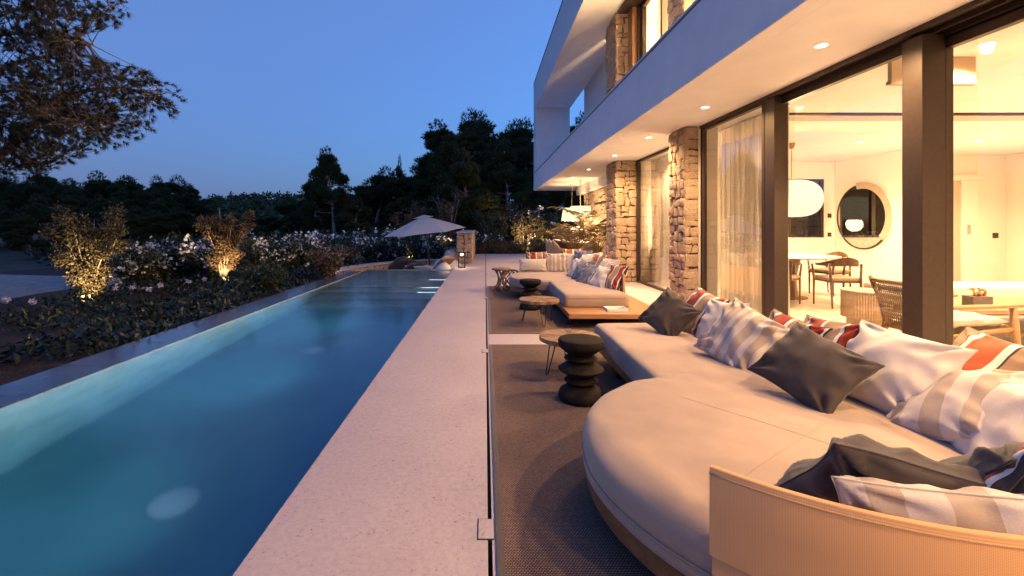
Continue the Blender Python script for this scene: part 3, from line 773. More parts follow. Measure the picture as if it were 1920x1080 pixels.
def pillow(label, mat, c, yaw, lean, roll=0, w=.45, h=.45, t=.16, seed=0, wr=1.0, name='cushion', group=None, bend=0.0):
    """c centre; yaw = compass of the facing direction (deg, 0=+X), lean back (deg), roll in its own plane (deg)"""
    n = 34; V = []; U = []; Fc = []
    def surf(u, v, s):
        x = w/2*u*(1 - .10*(1-abs(v)**2.2)*abs(u)**3) ; y = h/2*v*(1 - .10*(1-abs(u)**2.2)*abs(v)**3)
        e = max(0, (1-u*u))**.42 * max(0, (1-v*v))**.42
        z = s*t/2*e
        # folds running in from the seams and corners
        rr = min(1 - abs(u), 1 - abs(v))
        k = math.exp(-(rr/.45)**2)
        fo = noise.noise((x*7 + seed*3.1, y*7 + s*5, seed)) * .014
        for (qx, qy) in ((-1, -1), (1, -1), (1, 1), (-1, 1)):           # creases fanning out of each corner
            dx, dy = u - qx*1.05, v - qy*1.05; dd = math.hypot(dx, dy); an_ = math.atan2(dy*qy, dx*qx)
            fo += .013*math.exp(-((dd - .35)/.38)**2)*math.sin(an_*11 + seed*1.3 + qx*2 + 2.2*noise.noise((dx*2.2, dy*2.2, seed + s)))
        fo += .006*k*math.sin((u if abs(v) > abs(u) else v)*11 + seed*2 + 4*noise.noise((x*5, y*5, seed + 4*s)))
        for q_ in (1, 2.1):
            fo += .0075/q_*(.5 - 2*abs(noise.noise((x*6*q_ + y*3*q_ + seed*5, y*4*q_ - x*2*q_, seed*2.3 + s + q_))))
        z += s * fo * wr * min(1, e*1.8)
        z += .030*noise.noise((x*3, y*3, seed*.7 + 8)) + bend*(x/(w/2))**2
        return (x, y, z)
    for s in (1, -1):
        for i in range(n+1):
            for j in range(n+1):
                u = math.sin((-1 + 2*i/n)*math.pi/2)*.35 + (-1 + 2*i/n)*.65; v = math.sin((-1 + 2*j/n)*math.pi/2)*.35 + (-1 + 2*j/n)*.65
                V.append(surf(u, v, s)); U.append((i/n, j/n))
    B = (n+1)*(n+1)
    for i in range(n):
        for j in range(n):
            a = i*(n+1)+j; q = (a, a+n+1, a+n+2, a+1); Fc.append(q); Fc.append(tuple(B + k for k in q[::-1]))
    edge = [(i, 0) for i in range(n)] + [(n, j) for j in range(n)] + [(i, n) for i in range(n, 0, -1)] + [(0, j) for j in range(n, 0, -1)]
    for k in range(len(edge)):
        a = edge[k][0]*(n+1)+edge[k][1]; b_ = edge[(k+1) % len(edge)][0]*(n+1)+edge[(k+1) % len(edge)][1]
        Fc.append((a, b_, B+b_, B+a)[::-1])
    me = bpy.data.meshes.new(name); me.from_pydata(V, [], Fc); me.update(); me.materials.append(mat); me.shade_smooth()
    uv = me.uv_layers.new(name='UVMap')
    for lp in me.loops: uv.data[lp.index].uv = U[lp.vertex_index]
    o_ = bpy.data.objects.new(name, me); link(o_)
    ya, le, ro = R(yaw), R(lean), R(roll)
    nrm = Vector((math.cos(ya)*math.cos(le), math.sin(ya)*math.cos(le), math.sin(le)))
    right = Vector((-math.sin(ya), math.cos(ya), 0)); up = nrm.cross(right)
    M_ = Matrix((right, up, nrm)).transposed() @ Matrix.Rotation(ro, 3, 'Z')
    o_.matrix_world = Matrix.Translation(Vector(c)) @ M_.to_4x4()
    tag(o_, label, 'cushion', group or 'cushions on the near daybed')
    # seam line round the rim
    seam = [V[e[0]*(n+1)+e[1]] for e in edge]
    MB().tube(seam, .0028, 5, True).build('seam', mat, o_, smooth=True)
    return o_
PL = pillow
PL('small charcoal cushion at the far end of the near daybed', CHARC, at(1254, 590, 3.92), 222, 34, -28, .38, .38, .15, 1.0)
PL('red and tan striped cushion behind the small charcoal cushion', KILIM, at(1311, 588, 3.97), 190, 30, -8, .44, .44, .15, 2.2)
PL('pale cushion half hidden between the red striped and beige striped cushions', LINEN, at(1352, 610, 3.62), 190, 25, 5, .42, .42, .14, 3.1)
PL('crumpled white cushion with beige stripes in the middle of the near daybed', BEISTR, at(1388, 634, 3.08), 212, 35, -22, .47, .46, .17, 4.4, 1.8)
PL('red and tan striped cushion between beige striped and large charcoal cushions', KILIM, at(1470, 655, 2.92), 188, 25, -5, .46, .46, .15, 5.2)
PL('large charcoal cushion lying tilted in the middle of the near daybed', CHARC, at(1520, 690, 2.42), 214, 46, -22, .46, .40, .15, 6.3)
PL('red and tan striped cushion peeking out behind the large charcoal cushion', KILIM, at(1545, 662, 2.74), 185, 25, 4, .46, .44, .15, 7.7)
PL('plain white linen cushion right of the large charcoal cushion', LINEN, at(1664, 692, 2.34), 192, 38, -4, .54, .46, .17, 8.1, 1.5)
PL('orange and tan striped cushion at the right edge behind the white cushions', KILIMO, at(1858, 712, 2.22), 178, 32, -4, .56, .46, .17, 9.9)
PL('white cushion with wide beige stripes right of the plain linen cushion', BEICHK, at(1790, 760, 2.02), 165, 48, 30, .48, .44, .15, 10.4)
PL('pale cushion with a blue-grey shaded side at the right edge', LINEN, at(1880, 800, 1.82), 150, 40, 12, .44, .42, .15, 11.2)
PL('charcoal cushion leaning on the curved backrest in front', CHARC, at(1668, 925, 1.34), 70, 44, 14, .50, .42, .16, 12.6, 1.4)
PL('charcoal cushion in the front right corner of the daybed', CHARC, at(1890, 915, 1.33), 100, 42, 4, .48, .42, .17, 13.1, 1.2)
PL('beige check cushion tucked against the curved backrest in front', BEICHK, at(1800, 1010, 1.14), 70, 16, -4, .54, .30, .13, 14.9, 1.3)
PL('dark red striped cushion just showing at the lower right edge', KILIM, at(1945, 975, 1.20), 100, 20, 30, .42, .40, .14, 15.5)
GA = 'cushions on the far sofa'
PL('long white lumbar cushion on the left of the far sofa', LINEN, at(999, 497, 8.95), 268, 14, 0, .56, .25, .13, 21, .6, group=GA)
PL('beige and white striped cushion standing next to the lumbar cushion', BEISTR, at(1041, 493, 8.98), 265, 14, 0, .44, .40, .15, 22, group=GA)
PL('dark red striped cushion behind the long white lumbar cushion', KILIM, at(1006, 490, 9.18), 275, 14, 0, .44, .40, .14, 23, group=GA)
PL('white cushion right of the beige striped cushion on the far sofa', LINEN, at(1074, 493, 8.95), 250, 14, 0, .40, .40, .15, 24, group=GA)
PL('orange red striped cushion at the back of the far sofa', KILIMO, at(1072, 485, 9.18), 262, 12, 0, .44, .42, .14, 25, group=GA)
PL('white cushion at the far end of the row of leaning cushions', LINEN, at(1080, 504, 8.1), 190, 28, 0, .42, .40, .15, 26, group=GA)
PL('dark blue-grey cushion behind the grey striped cushion', BLUEGREY, at(1093, 508, 7.7), 196, 32, 0, .44, .42, .15, 27, group=GA)
PL('grey cushion with brown striped edge leaning on the far sofa', GREYSTR, at(1104, 517, 7.3), 200, 36, 0, .46, .44, .15, 28, group=GA)
PL('white linen cushion left of the red cushion on the far sofa', LINEN, at(1128, 522, 6.95), 200, 34, 0, .44, .42, .16, 29, group=GA)
PL('red cushion with white stripes at the near end of the far sofa', KILIM, at(1152, 521, 6.72), 196, 28, 0, .44, .42, .15, 30, group=GA)
PL('white cushion slumped on top of the back row of the far sofa', LINEN, at(1104, 492, 8.3), 215, 45, 10, .46, .42, .15, 31, group=GA)
PL('small orange striped cushion between white ones on the far sofa', KILIMO, at(1122, 497, 7.8), 205, 30, 0, .42, .40, .15, 32, group=GA)
PL('white cushion behind the red cushion on the far sofa', LINEN, at(1137, 507, 7.25), 195, 30, 0, .44, .42, .15, 33, group=GA)
PL('grey cushion at the corner of the far sofa backrest', BLUEGREY, at(1091, 488, 8.75), 225, 20, 0, .42, .40, .15, 34, group=GA)

# ---- tray on the far platform
tr_ = thing('tray', 'small white tray on the teak platform of the far sofa', 'tray', (1.68, 5.90, .2))
box('base', -.13, .13, -.10, .10, 0, .008, TRIM, tr_); 
m = MB(); m.box(-.13, -.117, -.10, .10, .0082, .035); m.box(.117, .13, -.10, .10, .0082, .035); m.box(-.1168, .1168, -.10, -.087, .0082, .035); m.box(-.1168, .1168, .087, .10, .0082, .035)
m.build('rim', TRIM, tr_, bevel=.002)
box('dish', .03, .09, -.04, .04, .0085, .02, BRONZE, tr_, .003)

# ---- turned black stools
def black_stool(label, x, y):
    t = thing('turned_stool', label, 'stool', (x, y, 0.009), 0, 'black turned wooden stools')
    R0 = .166
    prof = [(.145, 0), (.160, .006), (R0, .018), (R0, .040), (.150, .072), (.095, .108), (.075, .112), (.075, .116), (.100, .122), (.122, .138), (.122, .144), (.095, .162), (.072, .168), (.072, .173), (.100, .182), (.155, .212), (R0, .224), (R0, .230), (.150, .242), (.098, .272), (.074, .277), (.074, .282), (.096, .288), (.122, .304), (.122, .310), (.100, .322), (.076, .328), (.076, .334), (.100, .340), (.140, .372), (.163, .392), (R0, .402), (R0, .436), (.160, .446), (.150, .449), (.060, .447), (.001, .447)]
    MB().lathe(prof[::1], 40, cap=False).build('turned_body', DARKWOOD, t, smooth=True, angle=38)
black_stool('black turned wooden stool in front of the near chaise', .71, 3.40)
black_stool('black turned wooden stool behind the far round coffee table', .695, 7.05)
# ---- round coffee tables with hairpin legs
def m_radial():
    m, t, o = nodes('radial_teak'); v = coords(t, 'Object')
    sp = N(t, 'ShaderNodeSeparateXYZ'); t.links.new(v, sp.inputs[0])
    f = noise_tex(t, coords(t, 'Object', (30, 30, 30)), 1.2, 5)
    oi = N(t, 'ShaderNodeObjectInfo')
    c = ramp(t, oi.outputs['Random'], [(0, (.13, .072, .036)), (.4, (.24, .14, .07)), (.75, (.33, .21, .115)), (1, (.20, .13, .08))])
    c = mixc(t, 1, c, ramp(t, f, [(.3, (.7, .68, .66)), (.7, (1.15, 1.12, 1.1))]), 'MULTIPLY')
    principled(t, o, c, .55, bump(t, f, .2, .003)); return m
RADIAL = m_radial()
def coffee_table(label, x, y, rot):
    t = thing('round_coffee_table', label, 'table', (x, y, .009), R(rot), 'round wooden coffee tables')
    top = part_empty('table_top', t); n = 26; r = .262
    rng = random.Random(int(x*1000 + y*77)); an = [0]
    for k in range(n): an.append(an[-1] + rng.uniform(.6, 1.4))
    an = [a/an[-1]*2*math.pi for a in an]
    for k in range(n):
        a0, a1 = an[k] + .006, an[k+1] - .006; am = (a0+a1)/2; dz = rng.uniform(-.0008, .0012)
        MB().prism([(.004*math.cos(am), .004*math.sin(am)), (r*math.cos(a0), r*math.sin(a0)), (r*1.002*math.cos(am), r*1.002*math.sin(am)), (r*math.cos(a1), r*math.sin(a1))], .283, .318 + dz).build('wedge', RADIAL, top)
    MB().lathe([(r*.9, .272), (r*.9, .2825)], 32).build('underframe', BLACKM, t)
    for k in range(3):
        a = 2*math.pi*k/3 + .5; c_, s_ = math.cos(a), math.sin(a)
        def pt(rr, lat, z): return (rr*c_ - lat*s_, rr*s_ + lat*c_, z)
        MB().tube([pt(.17, -.045, .272), pt(.225, -.016, .03), pt(.231, -.011, .012), pt(.234, 0, .0055), pt(.231, .011, .012), pt(.225, .016, .03), pt(.17, .045, .272)], .0055, 7).build('hairpin_leg', BLACKM, t, smooth=True)
coffee_table('round wedge-topped coffee table on hairpin legs in front of far sofa', .712, 6.02, 10)
coffee_table('round wedge-topped coffee table beside the near black stool', .74, 4.02, 55)
# ---- branch stool
bs = thing('branch_stool', 'stool of twisted branches with round top at the far rug corner', 'stool', (.315, 9.02, .009))
GREYW = M_noise('driftwood', (.17, .11, .075), (.30, .21, .15), 12, .8, .4, .01)
MB().lathe([(.165, .40), (.182, .405), (.185, .42), (.182, .436), (.17, .44), (.001, .441)], 28, cap=False).build('top', GREYW, bs, smooth=True, angle=40)
rng = random.Random(5)
for k in range(11):
    a = 2*math.pi*k/11; tw = (1.35 if k % 2 else -1.2) + rng.uniform(-.2, .2); pts_ = []
    for i in range(7):
        s = i/6; r_ = .15*(1-s) + .13*s - .085*math.sin(math.pi*s); b_ = a + tw*s
        pts_.append((r_*math.cos(b_) + rng.uniform(-.006, .006), r_*math.sin(b_) + rng.uniform(-.006, .006), .002 + .40*s))
    MB().tube(pts_, [rng.uniform(.011, .017) for _ in pts_], 7).build('branch', GREYW, bs, smooth=True)
# ---- woven ball pouf
wp = thing('woven_pouf', 'black openwork woven round pouf beside the branch stool', 'pouf', (.55, 9.42, 0))
m = MB()
for k in range(9):
    for s in (1, -1):
        pts_ = []
        for i in range(13):
            u = i/12; th = math.pi*(.10 + .80*u); a = 2*math.pi*k/9 + s*1.6*u
            pts_.append((.22*math.sin(th)*math.cos(a), .22*math.sin(th)*math.sin(a), .19 - .19*math.cos(th)))
        m.tube(pts_, .010, 6)
m.build('weave', BLACKM, wp, smooth=True)
MB().lathe([(.07, .008), (.085, .004), (.085, 0)], 20).build('base_ring', BLACKM, wp)
MB().lathe([(.085, .358), (.085, .376), (.01, .378)], 20).build('top_ring', BLACKM, wp)
# ---- floor lantern
ln = thing('floor_lantern', 'black framed floor lantern glowing on the terrace before the stone pier', 'lantern', (-.70, 13.85, 0))
m = MB(); q = .095; w_ = .012
for sx in (-1, 1):
    for sy in (-1, 1): m.box(sx*q - w_, sx*q + w_, sy*q - w_, sy*q + w_, .024, .44)
for z in (0.0, .44):
    m.box(-q - w_, q + w_, -q - w_, -q + w_, z, z + .024); m.box(-q - w_, q + w_, q - w_, q + w_, z, z + .024)
    m.box(-q - w_, -q + w_, -q + w_, q - w_, z, z + .024); m.box(q - w_, q + w_, -q + w_, q - w_, z, z + .024)
m.build('frame', BLACKM, ln)
MB().box(-q, q, -q, q, .4641, .48).build('lid', BLACKM, ln)
MB().lathe([(.001, .37), (.035, .375), (.045, .40), (.04, .43), (.02, .439)], 16, cap=False).build('lamp_head', M_emit('lantern_glow', (1, .72, .38), 2), ln, smooth=True)
spot(ln, (0, 0, .36), 3, 150, .5, WARM2, name='lantern_light')

# =====================================================================================================
#                                          INDOOR FURNITURE
# =====================================================================================================
# wall mirror with halo
mi = thing('round_mirror', 'large round wall mirror with backlit rim behind the glass wall', 'mirror', (8.07, 9.78, 1.47))
MIR = M_noise('mirror_glass', (.62, .58, .52), (.64, .60, .54), 1, .01, 0, .001, metal=1)
def disc_x(r0, r1, x0, x1, a0=0, a1=360, n=64):
    m = MB(); k = n; full = a1 - a0 >= 360; P_ = []
    for i in range(k + (0 if full else 1)):
        a = R(a0 + (a1-a0)*i/k); c_, s_ = math.cos(a), math.sin(a); P_.append((c_, s_))
    v = []
    for c_, s_ in P_: v += [(x0, r0*c_, r0*s_), (x0, r1*c_, r1*s_), (x1, r1*c_, r1*s_), (x1, r0*c_, r0*s_)]
    f = []; L = len(P_)
    for i in range(L if full else L-1):
        j = (i+1) % L
        for q_ in range(4): f.append((i*4+q_, i*4+(q_+1) % 4, j*4+(q_+1) % 4, j*4+q_))
    if not full: f += [(3, 2, 1, 0), tuple((L-1)*4 + q_ for q_ in range(4))]
    return m.add(v, f)
disc_x(.001, .665, -.03, -.012).build('mirror_plate', MIR, mi)
disc_x(.666, .70, -.035, .0).build('rim', BRONZE, mi)
disc_x(.60, .735, -.06, -.036, 80, 222).build('crescent_frame', M_noise('brass_satin', (.46, .37, .28), (.52, .43, .33), 6, .5, .05), mi)
disc_x(.60, .66, .004, .018).build('halo_strip', M_emit('halo_led', (1, .78, .45), 2.5), mi)
# pendant lantern over the dining table
pn = thing('paper_pendant', 'large glowing ribbed paper pendant over the indoor dining table', 'lamp', (5.48, 8.2, 2.757))
MB().lathe([(.001, 0), (.055, 0), (.055, -.03), (.03, -.10), (.001, -.105)], 20).build('canopy', CHAIRWOOD, pn)
MB().tube([(0,0,-.1), (0,0,-.66)], .006).build('cord', CHAIRWOOD, pn)
prof = [(.05, -.655)]
for i in range(25):
    s = i/24; th = math.pi*s; prof.append((max(.05, .47*math.sin(th)**.62), -.66 - .66*(1 - math.cos(th))/2))
m, t, o = nodes('paper_glow'); v = coords(t, 'Object', (0, 0, 1)); wv = N(t, 'ShaderNodeTexWave', bands_direction='Z'); wv.inputs['Scale'].default_value = 8
t.links.new(v, wv.inputs[0]); e = N(t, 'ShaderNodeEmission'); e.inputs[1].default_value = .30
t.links.new(ramp(t, wv.outputs[1], [(.05, (1, .66, .34)), (.25, (1, .82, .56))]), e.inputs[0]); t.links.new(e.outputs[0], o.inputs[0])
MB().lathe(prof, 40, cap=False).build('shade', m, pn, smooth=True)
l = bpy.data.lights.new('pendant_light', 'POINT'); l.energy = 60; l.color = WARM2; l.shadow_soft_size = .2
link(bpy.data.objects.new('pendant_light', l), pn).location = (0, 0, -1.45)
# dining table and chairs
dt = thing('round_dining_table', 'round pale dining table under the paper pendant indoors', 'table', (5.4, 8.25, .002))
TABLEW = M_wood('pale_oak_top', (.42, .30, .19), (.56, .43, .30), 0)
MB().lathe([(.001, .715), (.66, .715), (.80, .735), (.81, .745), (.80, .752), (.001, .752)], 56, cap=False).build('top', TABLEW, dt, smooth=True, angle=30)
MB().lathe([(.34, 0), (.34, .015), (.20, .03), (.17, .36), (.24, .714)], 32).build('pedestal', WALNUT, dt, smooth=True, angle=30)
TANL = M_fabric('tan_leather', (.36, .22, .12), 120, .1, .1, .5)
def dining_chair(label, x, y, rz):
    t = thing('dining_chair', label, 'chair', (x, y, .002), R(rz), 'indoor dining chairs')
    for sx in (-1, 1):
        MB().tube([(sx*.23, .20, 0), (sx*.225, .205, .44), (sx*.25, .21, .66)], [.012, .019, .016], 8).build('leg', WALNUT, t, smooth=True)
        MB().tube([(sx*.21, -.24, 0), (sx*.215, -.21, .44), (sx*.23, -.20, .69)], [.012, .019, .016], 8).build('leg', WALNUT, t, smooth=True)
    pts_ = []
    for k in range(25):
        a = R(-8 + 196*k/24 + 180); pts_.append((.28*math.cos(a), .03 + (.27 if math.sin(a) < 0 else .2)*math.sin(a), .70 - .03*abs(math.cos(a))))
    P_ = []
    m = MB(); v = []; f = []
    for i, p in enumerate(pts_):
        s = i/24; hgt = .018 + .05*math.sin(math.pi*s)**2; r_ = Vector((p[0], p[1]-.03)).normalized()
        for (d, z) in ((-.013, -hgt), (.013, -hgt), (.013, hgt), (-.013, hgt)): v.append((p[0] + r_.x*d, p[1] + r_.y*d, p[2] + z + .03*math.sin(math.pi*s)**2))
    for i in range(24):
        for k in range(4): f.append((i*4+k, i*4+(k+1) % 4, (i+1)*4+(k+1) % 4, (i+1)*4+k))
    f += [(3,2,1,0), (96, 97, 98, 99)]
    m.add(v, f).build('curved_backrest', WALNUT, t, bevel=.006)
    MB().box(-.225, .225, -.21, .215, .395, .425).build('seat_frame', WALNUT, t, bevel=.006)
    MB().box(-.235, .235, -.215, .235, .4255, .475).build('seat_pad', TANL, t, bevel=.02)
dining_chair('dining chair nearest the glass with its curved back to the viewer', 5.60, 7.30, -6)
dining_chair('dining chair at the left half hidden by the window post', 4.85, 7.55, -50)
dining_chair('dining chair on the mirror side of the dining table', 6.42, 8.55, 105)
dining_chair('dining chair on the far side of the dining table', 5.9, 9.2, 165)
# sideboard, lamp and picture behind the narrow window
cb_ = thing('cabinet', 'fluted wooden cabinet inside the narrow window between the stone columns', 'cabinet', (4.35, 10.35, .002))
box('carcass', -.5, .5, -.2, .22, .08, .82, CHAIRWOOD, cb_, .004)
for k in range(14): box('flute', -.49 + .07*k, -.44 + .07*k, -.215, -.2005, .10, .80, CHAIRWOOD, cb_, .004)
box('plinth', -.46, .46, -.16, .2, 0, .0795, BLACKM, cb_)
pc = thing('picture', 'tall pale framed picture above the fluted cabinet', 'picture', (4.42, 10.61, 1.75))
box('frame', -.42, .42, -.03, .0, -.62, .62, CHAIRWOOD, pc); box('canvas', -.38, .38, -.034, -.0301, -.58, .58, M_noise('canvas_abstract', (.58, .50, .40), (.72, .65, .55), 2.5, .8), pc)
tl = thing('table_lamp', 'small table lamp with pale shade standing on the fluted cabinet', 'lamp', (4.30, 10.3, .823))
MB().lathe([(.07, 0), (.08, .05), (.05, .16), (.02, .22), (.015, .28)], 20).build('base', TRIM, tl, smooth=True)
MB().lathe([(.15, .26), (.11, .46)], 24, cap=False).build('shade', M_emit('table_lamp_glow', (1, .75, .42), .35), tl, smooth=True)
# dark bookcase against the dining end wall
bk = thing('bookcase', 'tall dark wooden bookcase against the end wall behind the sheer curtain', 'bookcase', (5.40, 10.42, .003))
box('back_panel', -.50, .50, .15, .18, 0, 2.70, WALNUT, bk)
for x in (-.52, .50): box('side_panel', x - .0, x + .02, -.18, .18, 0, 2.70, WALNUT, bk)
for k in range(7): box('shelf', -.499, .499, -.17, .149, .02 + .43*k, .045 + .43*k, WALNUT, bk)
rng = random.Random(2)
for k in range(1, 6):
    x = -.46
    while x < .40:
        w_ = rng.uniform(.025, .05)
        if rng.random() < .55: box('book', x, x + w_ - .003, -.10, .10, .0455 + .43*k, .0455 + .43*k + rng.uniform(.18, .30), rng.choice((TABLEW, WALNUT, CHARC, LINEN, TANL)), bk)
        x += w_
# fluted side table
ft = thing('fluted_side_table', 'round fluted pale wood side table left of the rope armchair', 'table', (4.57, 5.5, .002))
prof_n = 60; v = []; f = []
for z in (.19, .50):
    for k in range(prof_n*2):
        a = math.pi*k/prof_n; r_ = .245 if k % 2 else .225; v.append((r_*math.cos(a), r_*math.sin(a), z))
n2 = prof_n*2; f = [(k, (k+1) % n2, n2+(k+1) % n2, n2+k) for k in range(n2)] + [tuple(range(n2-1, -1, -1)), tuple(range(n2, 2*n2))]
MB().add(v, f).build('fluted_drum', TABLEW, ft)
MB().lathe([(.19, 0), (.19, .1895)], 40).build('base', TABLEW, ft, smooth=True, angle=30)
MB().lathe([(.25, .5005), (.25, .515), (.001, .516)], 48, cap=False).build('top', TABLEW, ft, smooth=True, angle=30)
# rope armchair
ac = thing('rope_armchair', 'teak armchair with woven rope back behind the glass', 'chair', (4.34, 4.36, .002), 0)
ROPE = M_noise('rope', (.20, .14, .09), (.30, .22, .15), 40, .9, .5, .01)
hw = .29
for s in (-1, 1):
    y = s*hw
    MB().tube([(.40, y, 0), (.36, y, .40), (.345, y, .565)], [.022, .03, .026], 8).build('leg', CHAIRWOOD, ac, smooth=True)
    MB().tube([(-.36, y, 0), (-.27, y, .32), (-.35, y*.98, .60), (-.45, y*.95, .78)], [.02, .032, .027, .018], 8).build('leg', CHAIRWOOD, ac, smooth=True)
    mm = MB(); v = []; f = []
    for i in range(9):
        u = i/8; x = -.36 + .80*u; hw_ = .022 + .022*math.sin(math.pi*min(1, u*1.1)); z = .555 + .025*u
        for (d, e_) in ((-hw_, -.014), (hw_, -.014), (hw_, .014), (-hw_, .014)): v.append((x, y + d, z + e_))
    for i in range(8):
        for k in range(4): f.append((i*4+k, i*4+(k+1) % 4, (i+1)*4+(k+1) % 4, (i+1)*4+k))
    f += [(3,2,1,0), (32,33,34,35)]
    mm.add(v, f).build('armrest', CHAIRWOOD, ac, bevel=.008)
    MB().tube([(-.30, y*.98, .29), (.36, y*.98, .37)], .022, 8).build('seat_rail', CHAIRWOOD, ac, smooth=True)
MB().tube([(.36, -hw, .37), (.36, hw, .37)], .022, 8).build('seat_rail', CHAIRWOOD, ac, smooth=True)
MB().tube([(-.28, -hw, .29), (-.28, hw, .29)], .022, 8).build('seat_rail', CHAIRWOOD, ac, smooth=True)
MB().tube([(-.33, -hw, .12), (.38, -hw, .14)], .016, 8).build('stretcher', CHAIRWOOD, ac, smooth=True)
MB().tube([(-.43, -hw*.95, .745), (-.43, hw*.95, .745)], .02, 8).build('top_rail', CHAIRWOOD, ac, smooth=True)
m = MB()
for k in range(24):
    y = -hw*.88 + 2*hw*.88*k/23
    for dy in (-.05, .05): m.tube([(-.29, y + dy, .31), (-.35 - .01, y - dy*.3, .52), (-.43, y - dy, .74)], .0045, 5)
for k in range(6): m.tube([(-.31 - .02*k, -hw*.95, .40 + .06*k), (-.31 - .02*k, hw*.95, .40 + .06*k)], .0045, 5)
m.build('rope_back', ROPE, ac, smooth=True)
m = MB()
for k in range(20): m.tube([(-.27 + .033*k, -hw, .30 + .0035*k), (-.27 + .033*k, hw, .30 + .0035*k)], .006, 5)
m.build('rope_seat', ROPE, ac)
cu = pillow('cream seat pad on the rope armchair behind the glass', LINEN, (4.40, 4.36, .415), 180, 84, 0, .54, .58, .10, 41, .7, group='indoor cushions')
# low table with sculpture box
lt = thing('low_table', 'long low wooden table at the right inside the glass', 'table', (6.0, 5.25, .002))
box('top', -1.0, 1.3, -.45, .45, .36, .40, CHAIRWOOD, lt, .005)
for x in (-.85, 1.1):
    box('leg', x - .06, x + .06, -.38, .38, .0, .3595, WALNUT, lt, .005)
box('lower_shelf', -.79, 1.04, -.40, .40, .12, .15, WALNUT, lt, .004)
sx_ = thing('sculpture', 'small copper knotted sculpture on a grey block on the low table', 'sculpture', (5.42, 5.05, .402))
box('block', -.11, .11, -.06, .06, 0, .115, M_noise('grey_stone_block', (.10, .08, .07), (.15, .12, .10), 20, .6), sx_, .004)
COPPER = M_noise('copper', (.60, .26, .12), (.72, .34, .17), 10, .3, .05, metal=1)
MB().tube([(-.06 + .12*i/20 + .025*math.sin(i*1.1), .03*math.cos(i*.9), .155 + .035*math.sin(i*.8 + 1)) for i in range(21)], [.008 + .014*abs(math.sin(i*.7)) for i in range(21)], 8).build('knot', COPPER, sx_, smooth=True)
# sofa-like bench against the rear
bn = thing('low_bench', 'long pale upholstered bench against the rear wall indoors', 'bench', (7.6, 6.9, .002))
box('seat', -1.6, 1.6, -.4, .4, .12, .40, LINEN, bn, .04); box('plinth', -1.5, 1.5, -.35, .35, 0, .1195, WALNUT, bn)
# hanging linen panel inside the glass
hp = thing('ceiling_panel', 'linen covered panel hanging from the ceiling near the glass', 'panel', (3.95, 4.0, 2.52))
box('panel', -.42, .31, -.02, .02, .03, .237, M_fabric('linen_panel', (.50, .38, .27), 90), hp); box('batten', -.43, .32, -.026, .026, 0, .0295, CHAIRWOOD, hp)
# stone seen through the indoor window
sw2 = part_empty('garden_stone_wall', villa)
box('mortar_core', 7.0, 10.2, 12.33, 12.8, 0, 2.75, MORTAR, sw2)
stones(sw2, (8.0, 12.33, 1.0), (1,0,0), (0,0,1), (0,-1,0), 1.2, 1.6, .24, .2, 61, .03)
window_in = part_empty('inner_window', villa)
m = MB(); m.box(6.002, 6.06, wy0+.02, wy0+.1, 1.002, 2.358); m.box(7.02, 7.11, wy0+.02, wy0+.1, 1.05, 2.31); m.box(7.80, 7.858, wy0+.02, wy0+.1, 1.002, 2.358); m.box(6.06, 7.80, wy0+.02, wy0+.1, 1.002, 1.05); m.box(6.06, 7.80, wy0+.02, wy0+.1, 2.31, 2.358)
m.build('frame', BRONZE, window_in)
for (a_, b_) in ((6.055, 7.025), (7.105, 7.805)): MB().add([(a_, wy0+.06, 1.045), (b_, wy0+.06, 1.045), (b_, wy0+.06, 2.315), (a_, wy0+.06, 2.315)], [(0,1,2,3)]).build('pane', GLASS, window_in)

# =====================================================================================================
#                                          DINING TERRACE, FAR END
# =====================================================================================================
def terrace_pendant(label, x, y, zb):
    t = thing('terrace_pendant', label, 'lamp', (x, y, ZC), 0, 'pendants over the terrace dining table')
    MB().lathe([(.001, .002), (.07, .002), (.07, -.025), (.001, -.026)], 20).build('canopy', TRIM, t)
    MB().tube([(0,0,-.02), (0,0,zb + .46 - ZC)], .010).build('cord', M_noise('brass_rod', (.5, .36, .18), (.55, .4, .22), 5, .4), t)
    m, tt, o = nodes('pendant_shade'); e = N(tt, 'ShaderNodeEmission'); e.inputs[0].default_value = (1, .74, .40, 1); e.inputs[1].default_value = .32; tt.links.new(e.outputs[0], o.inputs[0])
    MB().lathe([(.38, zb - ZC), (.31, zb + .46 - ZC)], 28, cap=False).build('shade', m, t, smooth=True)
    MB().lathe([(.383, zb - ZC - .004), (.386, zb - ZC + .012), (.379, zb - ZC + .012)], 28, cap=False).build('shade_ring', TRIM, t)
    l = bpy.data.lights.new('pendant_light', 'POINT'); l.energy = 22; l.color = WARM; l.shadow_soft_size = .12
    link(bpy.data.objects.new('pendant_light', l), t).location = (0, 0, zb - ZC - .06)
terrace_pendant('nearer drum pendant glowing over the terrace dining table', 3.10, 14.9, 1.44)
terrace_pendant('farther drum pendant behind palm fronds over the terrace dining table', 3.13, 16.5, 1.44)
ot = thing('terrace_dining_table', 'long pale dining table under the drum pendants on the terrace', 'table', (3.05, 15.7, 0))
box('top', -.48, .48, -1.6, 1.6, .72, .755, LINEN, ot, .006)
for sy in (-1.3, 1.3): box('leg', -.35, .35, sy - .05, sy + .05, 0, .7195, TEAK, ot, .005)
